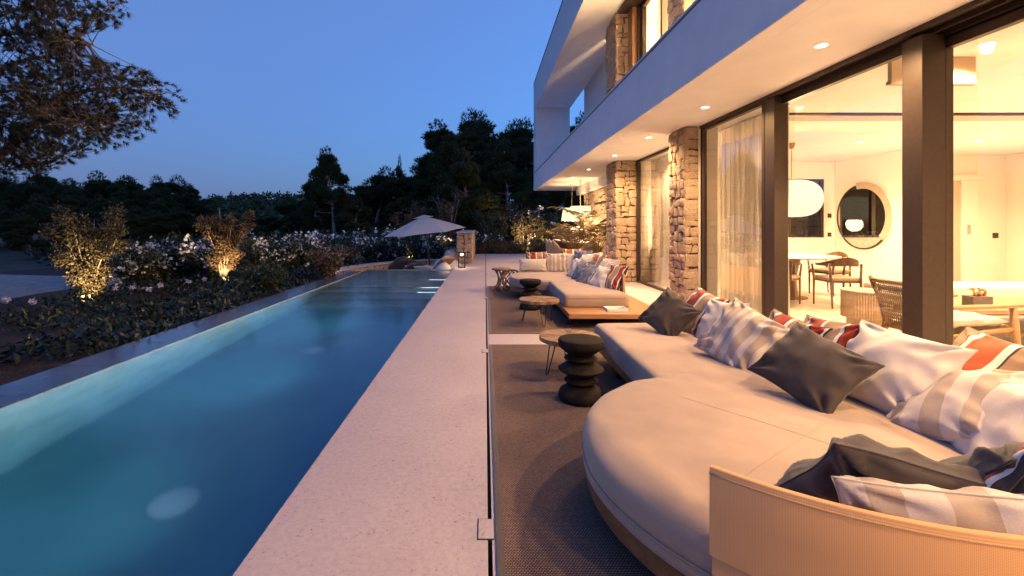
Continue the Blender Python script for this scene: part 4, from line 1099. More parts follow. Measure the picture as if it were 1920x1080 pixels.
def wicker_chair(label, x, y, rz):
    t = thing('wicker_chair', label, 'chair', (x, y, 0), R(rz), 'wicker chairs at the terrace table')
    WK = bpy.data.materials.get('wicker') or M_noise('wicker', (.26, .19, .12), (.40, .30, .20), 60, .85, .5, .008)
    P_ = []
    for i in range(17):
        a = R(180 + 180*i/16 - 0); h = .46 + .36*math.sin(math.pi*i/16)**.8
        P_.append([(.27*math.cos(a)*(.82 + .18*k/5), .27*math.sin(a)*(.82 + .18*k/5), .12 + (h-.12)*k/5) for k in range(6)])
    o_ = MB().grid(P_).build('shell', WK, t, smooth=True); s = o_.modifiers.new('solid', 'SOLIDIFY'); s.thickness = .025
    MB().lathe([(.24, .38), (.25, .40), (.25, .45), (.23, .47)], 24, cy=.0).build('seat', LINEN, t, smooth=True, angle=40)
    for k in range(4):
        a = R(45 + 90*k); MB().tube([(.19*math.cos(a), .19*math.sin(a), 0), (.17*math.cos(a), .17*math.sin(a), .379)], .015, 7).build('leg', WK, t)
wicker_chair('nearest wicker chair on the pool side of the terrace table', 2.42, 14.6, -90)
wicker_chair('middle wicker chair on the pool side of the terrace table', 2.42, 15.4, -90)
wicker_chair('farthest wicker chair on the pool side of the terrace table', 2.42, 16.2, -90)
wicker_chair('wicker chair at the near end of the terrace table beside the column', 3.15, 13.75, 0)
vs = thing('flower_vase', 'white vase with pale blossoms on the terrace dining table', 'vase', (2.95, 14.9, .757))
MB().lathe([(.05, 0), (.085, .06), (.08, .13), (.045, .18), (.05, .2)], 20).build('vase', TRIM, vs, smooth=True)

# =====================================================================================================
#                                          VEGETATION
# =====================================================================================================
rs = np.random.RandomState(7)
def unit(n, rs_):
    d = rs_.normal(size=(n, 3)); return d / np.linalg.norm(d, axis=1, keepdims=True)
def leaves(P, L, W, rs_, up=.2):
    n = len(P); d = unit(n, rs_); d[:, 2] += up; d /= np.linalg.norm(d, axis=1, keepdims=True)
    s = np.cross(d, unit(n, rs_)); s /= np.linalg.norm(s, axis=1, keepdims=True) + 1e-9
    Ls = (L * rs_.uniform(.6, 1.3, n))[:, None]; Ws = (W * rs_.uniform(.7, 1.2, n))[:, None]
    V = np.stack([P, P + d*Ls*.5 + s*Ws, P + d*Ls, P + d*Ls*.5 - s*Ws], 1).reshape(-1, 3)
    return V, np.arange(4*n).reshape(-1, 4)
def tufts(C, A, L, W, k, rs_, spread=.75):
    n = len(C); C2 = np.repeat(C, k, 0); A2 = np.repeat(A, k, 0)
    d = A2 + spread*unit(n*k, rs_); d /= np.linalg.norm(d, axis=1, keepdims=True)
    s = np.cross(d, unit(n*k, rs_)); s /= np.linalg.norm(s, axis=1, keepdims=True) + 1e-9
    Ls = (L*rs_.uniform(.6, 1.2, n*k))[:, None]
    V = np.stack([C2 - s*W, C2 + s*W, C2 + d*Ls], 1).reshape(-1, 3)
    return V, np.arange(3*n*k).reshape(-1, 3)
def blob_pts(n, c, r, rs_, shell=.55):
    d = unit(n, rs_); q = rs_.uniform(shell, 1, n)**.7
    return np.array(c) + d*q[:, None]*np.array(r)

def pine_mesh(seed, hgt, spread, base, kind=0):
    """Aleppo pine: bare leaning trunk, limbs, flattened needle clumps. returns (trunk MB, V, F)"""
    r_ = random.Random(seed); rn = np.random.RandomState(seed)
    tk_ = MB(); lean = Vector((r_.uniform(-.12, .12), r_.uniform(-.08, .08), 0))
    def tp(s): return Vector((lean.x*hgt*s + .12*math.sin(s*5 + seed), lean.y*hgt*s + .1*math.cos(s*4 + seed), hgt*.93*s))
    tk_.tube([tp(s/9) for s in range(10)], [.022*hgt*(1 - .85*s/9) + .02 for s in range(10)], 8)
    C = []
    nl = r_.randint(22, 28)
    for i in range(nl):
        s = base + (1 - base)*((i + .3)/nl); a = r_.uniform(0, 2*math.pi)
        taper = (1 - ((s - base)/(1 - base))**1.6*.78) * (.55 + .45*min(1, (s - base)/(.25*(1 - base)) + .3))
        ln_ = spread*taper*r_.uniform(.55, 1.05); p0 = tp(s*.95)
        p1 = p0 + Vector((math.cos(a)*ln_, math.sin(a)*ln_, ln_*r_.uniform(.05, .45)))
        mid = p0.lerp(p1, .5) + Vector((0, 0, -.06*ln_))
        tk_.tube([p0, mid, p1], [.02 + .022*ln_, .02 + .01*ln_, .012], 5)
        for q in range(r_.randint(2, 4)):
            f_ = r_.uniform(.45, 1.05); c = p0.lerp(p1, f_) + Vector((r_.uniform(-.25, .25), r_.uniform(-.25, .25), r_.uniform(0, .25)))*ln_*.6
            rr = spread*r_.uniform(.13, .26); C.append((c, (rr, rr, rr*r_.uniform(.5, .75))))
    C.append((tp(1.0), (spread*.22, spread*.22, spread*.3)))
    Vs, Fs, off = [], [], 0
    for c, rad in C:
        n = int(120*(rad[0]/(spread*.2))**2) + 20
        P_ = blob_pts(n, c, rad, rn, .35); A = P_ - np.array(c); A /= np.linalg.norm(A, axis=1, keepdims=True) + 1e-9; A[:, 2] += .6
        V_, F_ = tufts(P_, A, spread*.085, .022, 7, rn, .8)
        Vs.append(V_); Fs.append(F_ + off); off += len(V_)
    return tk_, np.concatenate(Vs), np.concatenate(Fs)
protos = []
for k, (h, sp_, ba) in enumerate(((9.0, 3.0, .38), (10.0, 3.6, .30), (8.0, 2.6, .22), (11.0, 3.2, .45), (7.0, 2.8, .12))):
    tk_, V, Fc = pine_mesh(100 + k, h, sp_, ba)
    me_t = tk_.build('trunk', BARKL, smooth=True); tm = me_t.data; bpy.data.objects.remove(me_t)
    protos.append((h, tm, mesh_np('crown', V, Fc, PINE)))
def tree(kind, label, x, y, h, rz, group, z=-.72, wide=1.0, name='pine_tree'):
    ph, tm, cm = protos[kind]; s = h/ph
    t = thing(name, label, 'tree', (x, y, z), rz, group); t.scale = (s*wide, s*wide, s)
    link(bpy.data.objects.new('trunk', tm), t); link(bpy.data.objects.new('crown', cm), t)
    return t
def px_tree(kind, label, px, ytop, Y, group, rz=0, wide=1.0, z=-.72, name='pine_tree'):
    x, _, zt = at(px, ytop, Y); return tree(kind, label, x, Y, (zt - z)*.96, rz, group, z, wide, name)
# grove right of centre
GR = 'pines in the grove beyond the terrace'
px_tree(0, 'slender pine with pale trunk at the left of the grove', 628, 272, 30, GR, .4, .80)
px_tree(2, 'low pine leaning left of the slender pale-trunked pine', 590, 318, 31, GR, 2.1, .85)
px_tree(1, 'tallest broad pine towering above the stone pier', 872, 204, 33, GR, 1.0, .95)
px_tree(3, 'tall pine right behind the house corner', 930, 200, 35, GR, 3.0, 1.0)
px_tree(0, 'dark pine beside the villa end wall, partly behind it', 985, 212, 31, GR, 4.4, .9)
px_tree(2, 'mid-height pine left of the tallest pine', 812, 285, 30, GR, 5.0, 1.0)
px_tree(4, 'dense dark pine between the slender pine and the cypress', 700, 312, 34, GR, .2, 1.15)
px_tree(4, 'bushy pine low behind the parasol', 770, 318, 32, GR, 2.7, 1.1)
px_tree(2, 'pine with open crown just left of the house corner', 950, 262, 27, GR, 1.6, 1.0)
px_tree(4, 'rounded pine in front of the tallest pine', 885, 285, 26, GR, 3.6, 1.05)
px_tree(4, 'low bushy pine behind the white parasol peak', 840, 330, 25, GR, 4.0, 1.15)
px_tree(4, 'low shrubby pine at the foot of the slender pine', 655, 372, 26, GR, 5.5, 1.1)
px_tree(3, 'pine behind the villa seen through the gap under its roof', 1082, 195, 33, GR, .9, .9)
px_tree(1, 'dark pine standing behind the dining terrace', 1040, 300, 29, GR, 2.2, 1.0)
px_tree(1, 'wide pine filling the back right behind the dining terrace', 1120, 300, 32, GR, 5.2, 1.2)
px_tree(4, 'low pine at the end of the terrace behind the bright shrub', 1000, 340, 25, GR, 1.1, 1.1)
px_tree(4, 'low pine filling the gap between stone pier and house', 930, 350, 26, GR, 2.6, 1.2)
for q_, (kk, px, yt, Y, wd, lb) in enumerate(((4, 668, 335, 37, 1.5, 'rounded pine filling the gap right of the slender pine'), (1, 738, 318, 38, 1.1, 'broad pine just behind the cypress spire'), (1, 790, 296, 37, 1.2, 'broad pine at the left shoulder of the tall pines'), (3, 846, 222, 37, 1.1, 'tall narrow pine left of the tallest pine'), (0, 905, 222, 30, 1.15, 'full-crowned pine between the two tall pines'), (1, 962, 226, 37, 1.15, 'tall spreading pine behind the villa corner'), (4, 604, 352, 36, 1.5, 'rounded pine low at the left end of the grove'), (4, 560, 372, 40, 1.4, 'small rounded pine at the foot of the hill'))):
    px_tree(kk, lb, px, yt, Y, GR, 1.3*q_, wd)
# cypress
cyp = px_tree(4, 'narrow dark cypress spire in the middle of the grove', 744, 292, 33, None, 0, .22, name='cypress_tree')
# forest on the left
rng = random.Random(3)
prof_px = [(-60, 318), (0, 330), (60, 318), (120, 322), (190, 332), (250, 335), (300, 330), (350, 345), (390, 362)]
def topy(px): return float(np.interp(px, [p[0] for p in prof_px], [p[1] for p in prof_px]))
cnt = 0
for row, (Y, dy, step) in enumerate(((46, 0, 30), (40, 22, 36), (34, 48, 46))):
    px = -70; cnt = 0
    while px < 395 - row*30:
        nth = ['first', 'second', 'third', 'fourth', 'fifth', 'sixth', 'seventh', 'eighth', 'ninth', 'tenth', 'eleventh', 'twelfth', 'thirteenth', 'fourteenth', 'fifteenth', 'sixteenth', 'seventeenth', 'eighteenth', 'nineteenth', 'twentieth'][cnt % 20]
        t = px_tree(rng.choice((0, 1, 2, 4, 4)), ['%s pine from the left along the left skyline', '%s pine from the left in the middle row of the left wood', '%s bushy pine from the left at the front of the left wood'][row] % nth,
                    px + rng.uniform(-8, 8), topy(px) + dy + rng.uniform(-12, 14), Y + rng.uniform(-2, 2), ['pines along the left skyline', 'pines in the middle of the left wood', 'pines at the front of the left wood'][row], rng.uniform(0, 6.3), rng.uniform(.95, 1.35))
        cnt += 1
        px += step*rng.uniform(.8, 1.2)
for q_, (px, yt, Y) in enumerate(((60, 400, 27), (120, 408, 28), (235, 402, 28), (300, 395, 28), (345, 388, 29), (395, 400, 30), (430, 395, 36), (470, 402, 40), (515, 400, 38), (548, 396, 34))):
    px_tree(4, '%s low shrubby pine from the left between hedge and wood' % ['first', 'second', 'third', 'fourth', 'fifth', 'sixth', 'seventh', 'eighth', 'ninth', 'tenth'][q_], px, yt, Y, 'low pines before the left wood', rng.uniform(0, 6), 1.5)
# far hills covered in woodland
def hz(x, y):
    a = 17*math.exp(-((x + 125)/95)**2 - ((y - 330)/90)**2) + 10*math.exp(-((x + 330)/160)**2 - ((y - 360)/120)**2) + 9*math.exp(-((x - 60)/160)**2 - ((y - 380)/110)**2)
    return -.75 + a*(1 + .10*noise.noise((x*.02, y*.02, 0)))
P = [[(-620 + 22*i, 110 + 16*j, hz(-620 + 22*i, 110 + 16*j)) for j in range(30)] for i in range(52)]
struct(MB().grid(P[::-1]).build('hills', GRASSG, smooth=True))
rs2 = np.random.RandomState(12); Vs, Fs, off = [], [], 0
for k in range(2600):
    x = rs2.uniform(-330, 120); y = rs2.uniform(150, 380); z = hz(x, y); r_ = rs2.uniform(1.3, 2.6)
    P_ = blob_pts(26, (x, y, z + r_), (r_, r_, r_*1.2), rs2, .5); V, Fc = leaves(P_, r_*.8, r_*.28, rs2, .5)
    Vs.append(V); Fs.append(Fc + off); off += len(V)
hw_ = stuff(obj_np('hillside_wood', np.concatenate(Vs), np.concatenate(Fs), PINE)); tag(hw_, 'dense dark woodland covering the distant hill', 'woodland')

# ---- multi-stem shrub
def shrub(label, x, y, z, h, w_, nst, seed, mat, n=2600, L=.055, W=.016, group=None, name='multi_stem_shrub', low=.25, bark=None, flowers=0, cat='shrub', petal=None):
    r_ = random.Random(seed); rn = np.random.RandomState(seed)
    t = thing(name, label, cat, (x, y, z), 0, group); ends = []; pts_all = []
    st = MB()
    for k in range(nst):
        a = 2*math.pi*k/nst + r_.uniform(-.4, .4); sp_ = w_*.5*r_.uniform(.5, 1.0); hh = h*r_.uniform(.72, 1.0); pts_ = []
        for i in range(6):
            s = i/5; pts_.append(Vector((math.cos(a)*sp_*s**1.3 + r_.uniform(-.02, .02), math.sin(a)*sp_*s**1.3 + r_.uniform(-.02, .02), hh*s)))
        st.tube(pts_, [.018*(h/1.8)*(1 - .75*i/5) for i in range(6)], 6)
        for j in range(7):
            s = r_.uniform(low, 1); b_ = pts_[0].lerp(pts_[-1], s); i0 = min(4, int(s*5)); b_ = pts_[i0].lerp(pts_[i0+1], s*5 - i0)
            d = Vector((r_.uniform(-1, 1), r_.uniform(-1, 1), r_.uniform(.1, 1))).normalized()*w_*r_.uniform(.12, .28)
            st.tube([b_, b_ + d*.6, b_ + d + Vector((0, 0, .03))], [.006*(h/1.8), .004*(h/1.8), .002], 4); pts_all.append((b_, b_ + d))
    st.build('stems', bark or BARKL, t, smooth=True)
    m_ = len(pts_all); per = n//m_; P_ = []
    for (a, b_) in pts_all:
        u = rn.uniform(.2, 1.15, per)[:, None]; P_.append(np.array(a)*(1-u) + np.array(b_)*u + rn.normal(size=(per, 3))*w_*.045)
    P_ = np.concatenate(P_); V, Fc = leaves(P_, L, W, rn, .35)
    obj_np('foliage', V, Fc, mat, t)
    if flowers:
        idx = rn.choice(len(P_), flowers); Cc = P_[idx]*np.array([1.08, 1.08, 1.05]); Q = []
        Cc = np.repeat(Cc, 9, 0) + rn.normal(size=(flowers*9, 3))*.028*max(1, L/.06)
        V, Fc = leaves(Cc, .060*max(1, L/.07), .026*max(1, L/.07), rn, .1); obj_np('blossom', V, Fc, petal or PETAL, t)
    return t
SPOTE = 16
def garden_spot(label, x, y, z, tx, ty, tz, e=SPOTE, size=62):
    t = thing('garden_spotlight', label, 'spotlight', (x, y, z), 0, 'garden spotlights')
    MB().tube([(0,0,-.05), (0,0,.06)], .008).build('spike', BLACKM, t)
    d = (Vector((tx, ty, tz)) - Vector((x, y, z + .1))).normalized()
    MB().tube([Vector((0,0,.08)) - d*.04, Vector((0,0,.08)) + d*.03], [.03, .035], 12).build('head', BLACKM, t, smooth=True, angle=40)
    o_ = spot(t, Vector((0,0,.08)) + d*.045, e, size, .7, WARM, name='garden_light'); o_.rotation_euler = d.to_track_quat('-Z', 'Y').to_euler()
x1, y1 = -7.55, 8.75; z1 = bedz(x1, y1)
shrub('left uplit multi-stem shrub glowing amber beside the gravel drive', x1, y1, z1, 1.75, 1.15, 13, 1, LEAFO, 17000, .055, .016, 'uplit garden shrubs', low=.14)
garden_spot('small spotlight at the foot of the left uplit shrub', x1 + .50, y1 - .62, z1 + .06, x1, y1 + .05, z1 + .95, 55, 82)
x2, y2 = -6.55, 11.5; z2 = bedz(x2, y2)
shrub('right uplit shrub with red-brown crown and glowing stems', x2, y2, z2, 1.95, 1.05, 11, 2, LEAFR, 16000, .055, .016, 'uplit garden shrubs', low=.28)
garden_spot('small spotlight at the foot of the right uplit shrub', x2 + .42, y2 - .62, z2 + .06, x2, y2, z2 + .85, 62, 78)
def px_shrub(label, px, ybase, ytop, z, wpx, seed, mat, **kw):
    Y = F*(H - z)/(ybase - VY); x = (px - VX)/F*Y; h = H - (ytop - VY)/F*Y - z
    return shrub(label, x, Y, z, h, wpx/F*Y, kw.pop('nst', 9), seed, mat, **kw), x, Y
# oleander hedge
OL = [(250, 545, 470, 90), (300, 540, 462, 90), (345, 532, 455, 80), (385, 535, 470, 70), (470, 525, 452, 90), (520, 520, 446, 90), (565, 516, 446, 80), (605, 512, 448, 80), (645, 506, 452, 80), (690, 500, 446, 80), (735, 496, 444, 80), (780, 494, 446, 80), (828, 490, 440, 70), (905, 485, 440, 70)]
side = ['leftmost', 'second', 'third', 'fourth', 'fifth', 'sixth', 'seventh', 'eighth', 'ninth', 'tenth', 'eleventh', 'twelfth', 'thirteenth', 'fourteenth', 'fifteenth']
for i, (px, yb, yt, wp_) in enumerate(OL):
    px_shrub('%s white-flowering oleander from the left in the hedge' % side[i], px, yb, yt, -.35 if i < 8 else -.30, wp_*1.25, 300 + i, LEAFD, n=2600, L=.12, W=.02, group='white oleanders in the hedge', name='oleander', low=.1, flowers=46 if i != 13 else 18, bark=BARK)
# shrubs in front and behind
px_shrub('red-tinted round shrub at the outer pool corner', 612, 528, 470, -.12, 85, 401, LEAFR, n=2600, L=.07, W=.02, low=.1, name='garden_shrub')
px_shrub('low dark shrub in the bed before the right uplit shrub', 505, 552, 505, -.2, 110, 402, LEAFD, n=2400, L=.07, W=.02, low=.1, name='garden_shrub')
px_shrub('bright evergreen shrub with pale leaves at the end of the terrace', 983, 480, 380, -.3, 78, 403, LEAFO, n=3600, L=.15, W=.035, low=.12, name='garden_shrub', flowers=22)
garden_spot('spotlight under the bright shrub at the terrace end', at(985, 480, 22.0)[0], 22.0, -.2, at(983, 420, 23.2)[0], 23.2, .9, 120, 100)
px_shrub('dark shrub behind the stone pier at the terrace end', 925, 482, 402, -.3, 80, 404, LEAFD, n=2600, L=.14, W=.035, low=.1, name='garden_shrub')
px_shrub('dark shrub between the bright shrub and the palm', 1025, 480, 405, -.3, 60, 405, LEAFD, n=2400, L=.14, W=.035, low=.1, name='garden_shrub', flowers=14)
px_shrub('thin tree with bare lit trunk behind the parasol', 770, 487, 370, -.35, 62, 406, LEAFR, n=1500, L=.10, W=.03, low=.62, nst=4, name='young_tree', cat='tree')
garden_spot('spotlight under the thin tree behind the parasol', at(768, 485, 18.6)[0], 18.6, -.3, at(770, 430, 19.4)[0], 19.5, 1.2, 26, 60)
px_shrub('airy young tree with brown leaves left of the stone pier', 842, 486, 362, -.35, 70, 407, LEAFR, n=1900, L=.10, W=.03, low=.4, nst=5, name='young_tree', cat='tree')
garden_spot('spotlight under the airy tree by the pier', at(838, 486, 17.9)[0], 17.9, -.3, at(842, 430, 19)[0], 19, 1.0, 24, 60)
rng = random.Random(9)
for i, (px, yb, yt, wp_) in enumerate(((905, 479, 462, 40), (940, 479, 460, 42), (975, 479, 459, 44), (1010, 479, 458, 44))):
    px_shrub(['first', 'second', 'third', 'fourth'][i] + ' low grassy tuft from the left along the terrace end', px, yb, yt, -.1, wp_*1.2, 420 + i, LEAFR, n=900, L=.22, W=.012, low=.05, name='grass_tuft', group='tufts along the terrace end', cat='plant')
# agapanthus with pale heads
for i, (px, py, Y) in enumerate(((215, 552, 8.6), (248, 545, 8.9), (278, 545, 8.5), (300, 538, 9.2), (352, 540, 9.6), (382, 538, 9.9), (10, 565, 7.2), (60, 572, 7.0))):
    x, _, zt = at(px, py, Y); zb = bedz(x, Y)
    t = thing('agapanthus', ['pale mauve agapanthus just right of the left uplit shrub', 'agapanthus with large pale head left of the oleanders', 'agapanthus head in front of the leftmost oleander', 'agapanthus head beside the second oleander', 'agapanthus head below the third oleander', 'agapanthus head left of the right uplit shrub', 'agapanthus at the left edge by the gravel', 'agapanthus by the gravel left of the uplit shrub'][i], 'flower', (x, Y, zb), 0, 'agapanthus in the bed')
    hh = max(.35, zt - zb); rn = np.random.RandomState(500 + i)
    MB().tube([(0,0,0), (.02,.01,hh*.6), (.01,0,hh)], .006, 5).build('stem', GROUNDL, t)
    V, Fc = leaves(blob_pts(70, (.01, 0, hh + .02), (.045, .045, .04), rn, .6), .035, .009, rn, .2); obj_np('flower_head', V, Fc, MAUVE, t)
    P_ = np.zeros((22, 3)) + rn.normal(size=(22, 3))*.02; P_[:, 2] = .0; V, Fc = leaves(P_, .38, .014, rn, .7); obj_np('leaves', V, Fc, GROUNDL, t)
# ground cover
rs3 = np.random.RandomState(33); n = 34000
X = -4.06 - np.abs(rs3.beta(1.0, 1.7, n))*6.0; Y = 1.5 + rs3.uniform(0, 1, n)**.85*17
cl = np.array([noise.noise((x*1.1, y*.8, 4)) for x, y in zip(X, Y)]); keep = (cl > -.12) & ~((X < -8.6) & (Y > 8.8) & (Y < 15)); X, Y, cl = X[keep], Y[keep], cl[keep]
hgt = (.06 + .34*np.clip(cl + .15, 0, .7)) * rs3.uniform(.1, 1, len(X)); Z = np.array([bedz(x, y) for x, y in zip(X, Y)]) + hgt
P_ = np.stack([X, Y, Z], 1); V, Fc = leaves(P_, .10, .022, rs3, .35)
gc = stuff(obj_np('ground_cover', V, Fc, GROUNDL)); tag(gc, 'low dark leafy ground cover filling the bed along the pool', 'ground cover')
ns = 5200; idx = rs3.choice(len(P_), ns); P2 = P_[idx] + np.array([0, 0, .03]); V, Fc = leaves(P2, .085, .03, rs3, .1)
# grassy scrub further out
n = 26000; Y = 14 + 34*rs3.uniform(0, 1, n); X = -rs3.uniform(.0, 1.05, n)*Y*1.08 + 4; keep = ~((X > -5) & (Y < 17.5)) & ~((X < -8) & (Y < 19)) & ~((X > -1.2) & (Y < 21)); X, Y = X[keep], Y[keep]
P_ = np.stack([X, Y, -.72 + .45*rs3.uniform(0, 1, len(X))**2 + .25*(Y < 24)], 1); V, Fc = leaves(P_, .42, .05, rs3, .6)
sg = stuff(obj_np('scrub', V, Fc, LEAFD)); tag(sg, 'dark scrub covering the ground before the wood', 'scrub')

# ---- palms in pots
def palm(label, x, y, nf, seed, L=1.5, z0=.35):
    t = thing('potted_palm', label, 'palm', (x, y, 0)); r_ = random.Random(seed)
    MB().lathe([(.001, 0), (.17, 0), (.22, .2), (.24, .40), (.225, .41), (.20, .38), (.001, .37)], 24, cap=False).build('pot', TRIM, t, smooth=True, angle=40)
    for k in range(nf):
        a = 2*math.pi*k/nf + r_.uniform(-.35, .35); ln_ = L*r_.uniform(.7, 1.1); el = r_.uniform(.95, 1.45); drop = r_.uniform(1.2, 2.0); pts_ = [Vector((.03*math.cos(a), .03*math.sin(a), z0))]
        for i in range(12):
            e_ = el - drop*((i + .5)/12)**1.5; st_ = ln_/12
            pts_.append(pts_[-1] + Vector((math.cos(e_)*math.cos(a), math.cos(e_)*math.sin(a), math.sin(e_)))*st_)
        m = MB(); m.tube(pts_, [.014*(1 - .8*i/12) for i in range(13)], 5); side_ = Vector((-math.sin(a), math.cos(a), 0))
        for i in range(26):
            s = .22 + .78*i/25; q = s*12; i0 = min(11, int(q)); p = pts_[i0].lerp(pts_[i0+1], q - i0); tg = (pts_[i0+1] - pts_[i0]).normalized(); ll = .30*L/1.5*math.sin(math.pi*(.12 + .8*s))**.8
            for sd in (-1, 1):
                d = (side_*sd*.75 + tg*.65 + Vector((0, 0, r_.uniform(-.25, .2)))).normalized(); w_ = tg*.018
                tip = p + d*ll + Vector((0, 0, -.18*ll)); mid = p + d*ll*.5
                m.add([p - w_*.5, p + w_*.5, mid + w_, tip, mid - w_], [(0, 1, 2, 3, 4)])
        m.build('frond', PALML, t)
palm('feathery palm with arching fronds before the terrace dining table', 2.42, 12.3, 9, 3, 1.85, .46)
palm('second palm with upright fronds close to the far stone column', 3.18, 12.9, 7, 8, 1.9, .5)
rn = np.random.RandomState(77)
V, Fc = leaves(blob_pts(90, (0, 0, .34), (.2, .2, .15), rn, .3), .08, .03, rn, .3); obj_np('blossom', V, Fc, PETAL, vs)

# ---- near pine, trunk left of the frame, limbs reaching into it
np_ = thing('large_pine', 'large pine whose needled branches reach in from the upper left', 'tree', (-12.2, 9.2, -.6))
r_ = random.Random(17); rn = np.random.RandomState(17); B0 = Vector((-12.2, 9.2, -.6))
tkm = MB(); tkm.tube([(0, 0, 0), (.1, .05, 1.6), (.35, .1, 3.4), (.5, 0, 5.4), (.4, -.2, 8.2)], [.30, .25, .2, .15, .06], 12)
def W3(px, py, Y): return Vector(at(px, py, Y)) - B0
limbs = [[Vector((.12, .05, 1.9)), W3(-60, 335, 9.2), W3(0, 291, 9.2), W3(68, 228, 9.1), W3(130, 180, 8.9), W3(215, 165, 8.7), W3(300, 178, 8.5)],
         [Vector((.3, .1, 3.0)), W3(-40, 160, 9.6), W3(60, 110, 9.4), W3(150, 120, 9.2), W3(240, 150, 9.0)],
         [Vector((.4, .05, 4.4)), W3(-20, 40, 9.4), W3(80, 10, 9.0), W3(170, -10, 8.8), W3(240, 5, 8.6)],
         [Vector((.2, .05, 2.4)), W3(-60, 250, 8.4), W3(20, 215, 8.2), W3(110, 215, 8.0), W3(180, 245, 7.9)],
         [Vector((.1, .05, 1.7)), W3(-80, 330, 9.8), W3(-10, 320, 9.8), W3(60, 312, 9.7), W3(95, 312, 9.7)],
         [Vector((.35, .1, 3.6)), W3(-40, 90, 8.4), W3(50, 62, 8.2), W3(120, 70, 8.0), W3(175, 85, 7.9)],
         [Vector((.3, .0, 3.2)), W3(-70, 200, 10.4), W3(30, 170, 10.3), W3(120, 205, 10.1), W3(190, 232, 10)],
         [Vector((.5, .0, 5.2)), W3(-60, -40, 10), W3(40, -60, 9.8), W3(140, -50, 9.6)]]
rad0 = [.115, .06, .06, .05, .03, .05, .05, .05]
def spline(pts_, k=8):
    o_ = []
    for i in range(len(pts_)-1):
        p0 = pts_[max(0, i-1)]; p1 = pts_[i]; p2 = pts_[i+1]; p3 = pts_[min(len(pts_)-1, i+2)]
        for q in range(k):
            t_ = q/k; o_.append(.5*((2*p1) + (p2-p0)*t_ + (2*p0 - 5*p1 + 4*p2 - p3)*t_*t_ + (3*p1 - p0 - 3*p2 + p3)*t_**3))
    o_.append(pts_[-1]); return o_
TC, TA = [], []; twigs = MB(); lm = MB()
def inside(p):                          # crown outline on the open side, as the tree grew
    w_ = p + B0; px = VX + F*w_.x/w_.y; py = VY - F*(w_.z - H)/w_.y
    lim = np.interp(py, [-80, 0, 40, 75, 100, 135, 160, 190, 215, 245, 270, 300, 330], [300, 262, 235, 165, 150, 285, 330, 352, 335, 300, 240, 150, 70])
    return px < lim and py < 335
for li, L_ in enumerate(limbs):
    sp_ = spline(L_); n = len(sp_); lm.tube(sp_, [max(.010, rad0[li]*(1 - .92*i/(n-1))) for i in range(n)], 8)
    for i in range(6, n):
        for rep in range(5 if i > n*.3 else 3):
            d = Vector((r_.uniform(-.25, 1.0), r_.uniform(-1, 1), r_.uniform(-.75, .55))).normalized(); ln_ = r_.uniform(.35, .95)
            p0 = sp_[i]; p1 = p0 + d*ln_*.55 + Vector((0, 0, .04)); p2 = p0 + d*ln_ + Vector((.08, 0, .10*r_.uniform(-1, 1)))
            if not inside(p2): continue
            twigs.tube([p0, p1, p2], [.010, .006, .003], 4)
            for q in range(r_.randint(2, 5)):
                f_ = r_.uniform(.4, 1); b_ = p0.lerp(p1, f_*2) if f_ < .5 else p1.lerp(p2, f_*2 - 1)
                dd = (d + Vector((r_.uniform(-1, 1), r_.uniform(-1, 1), r_.uniform(-.6, .9)))*.8).normalized(); e_ = b_ + dd*r_.uniform(.10, .30)
                if not inside(e_): continue
                twigs.tube([b_, e_], [.004, .002], 3)
                for z_ in (1.0, .80): TC.append(b_.lerp(e_, z_)); TA.append(dd)
tkm.build('trunk', BARK, np_, smooth=True); lm.build('limbs', BARK, np_, smooth=True); twigs.build('twigs', BARK, np_)
V, Fc = tufts(np.array([tuple(c) for c in TC]), np.array([tuple(c) for c in TA]), .115, .0048, 22, rn, .70)
obj_np('needles', V, Fc, PINEN, np_)

# =====================================================================================================
#                                          SUNKEN LOUNGE BEYOND THE POOL
# =====================================================================================================
# stone pier
pr = thing('stone_pier', 'rubble stone pier with smooth cap at the far end of the terrace', 'wall', (-.70, 15.3, -.6))
LZ = -.6
box('mortar_core', -.24, .24, .03, 5.0, 0, 1.60, MORTAR, pr)
stones(pr, (-.26, .03, 0), (1,0,0), (0,0,1), (0,-1,0), .54, 1.61, .19, .15, 71, .03)
stones(pr, (.24, .0, .6), (0,1,0), (0,0,1), (1,0,0), 5.0, 1.0, .24, .17, 72, .03)
box('cap', -.27, .29, -.02, 5.02, 1.612, 1.66, DECK, pr, .006)
# curved retaining wall
cw_ = thing('curved_stone_wall', 'low curved stone wall round the sunken lounge beyond the pool', 'wall', (-2.4, 14.2, -.6))
arc = []
for k in range(33):
    s = k/32; p = Vector((-4.15, 12.3))*(1-s)**2 + Vector((-3.9, 16.3))*2*s*(1-s) + Vector((-.96, 16.9))*s*s; arc.append(p - Vector((-2.4, 14.2)))
V, Fc = [], []
for i, p in enumerate(arc):
    a = arc[max(0, i-1)]; b_ = arc[min(32, i+1)]; t_ = (b_-a).normalized(); nn = Vector((-t_.y, t_.x))
    for (d, z) in ((0, 0), (0, .58), (.34, .58), (.34, 0)): V.append((p.x + nn.x*d, p.y + nn.y*d, z))
for i in range(32):
    for k in range(4): Fc.append((i*4+k, (i+1)*4+k, (i+1)*4+(k+1) % 4, i*4+(k+1) % 4))
Fc += [(0,1,2,3), (131,130,129,128)]
MB().add(V, Fc).build('mortar_core', MORTAR, cw_)
V, Fc = [], []
for i, p in enumerate(arc):
    a = arc[max(0, i-1)]; b_ = arc[min(32, i+1)]; t_ = (b_-a).normalized(); nn = Vector((-t_.y, t_.x))
    for (d, z) in ((-.05, .582), (-.05, .625), (.38, .625), (.38, .582)): V.append((p.x + nn.x*d, p.y + nn.y*d, z))
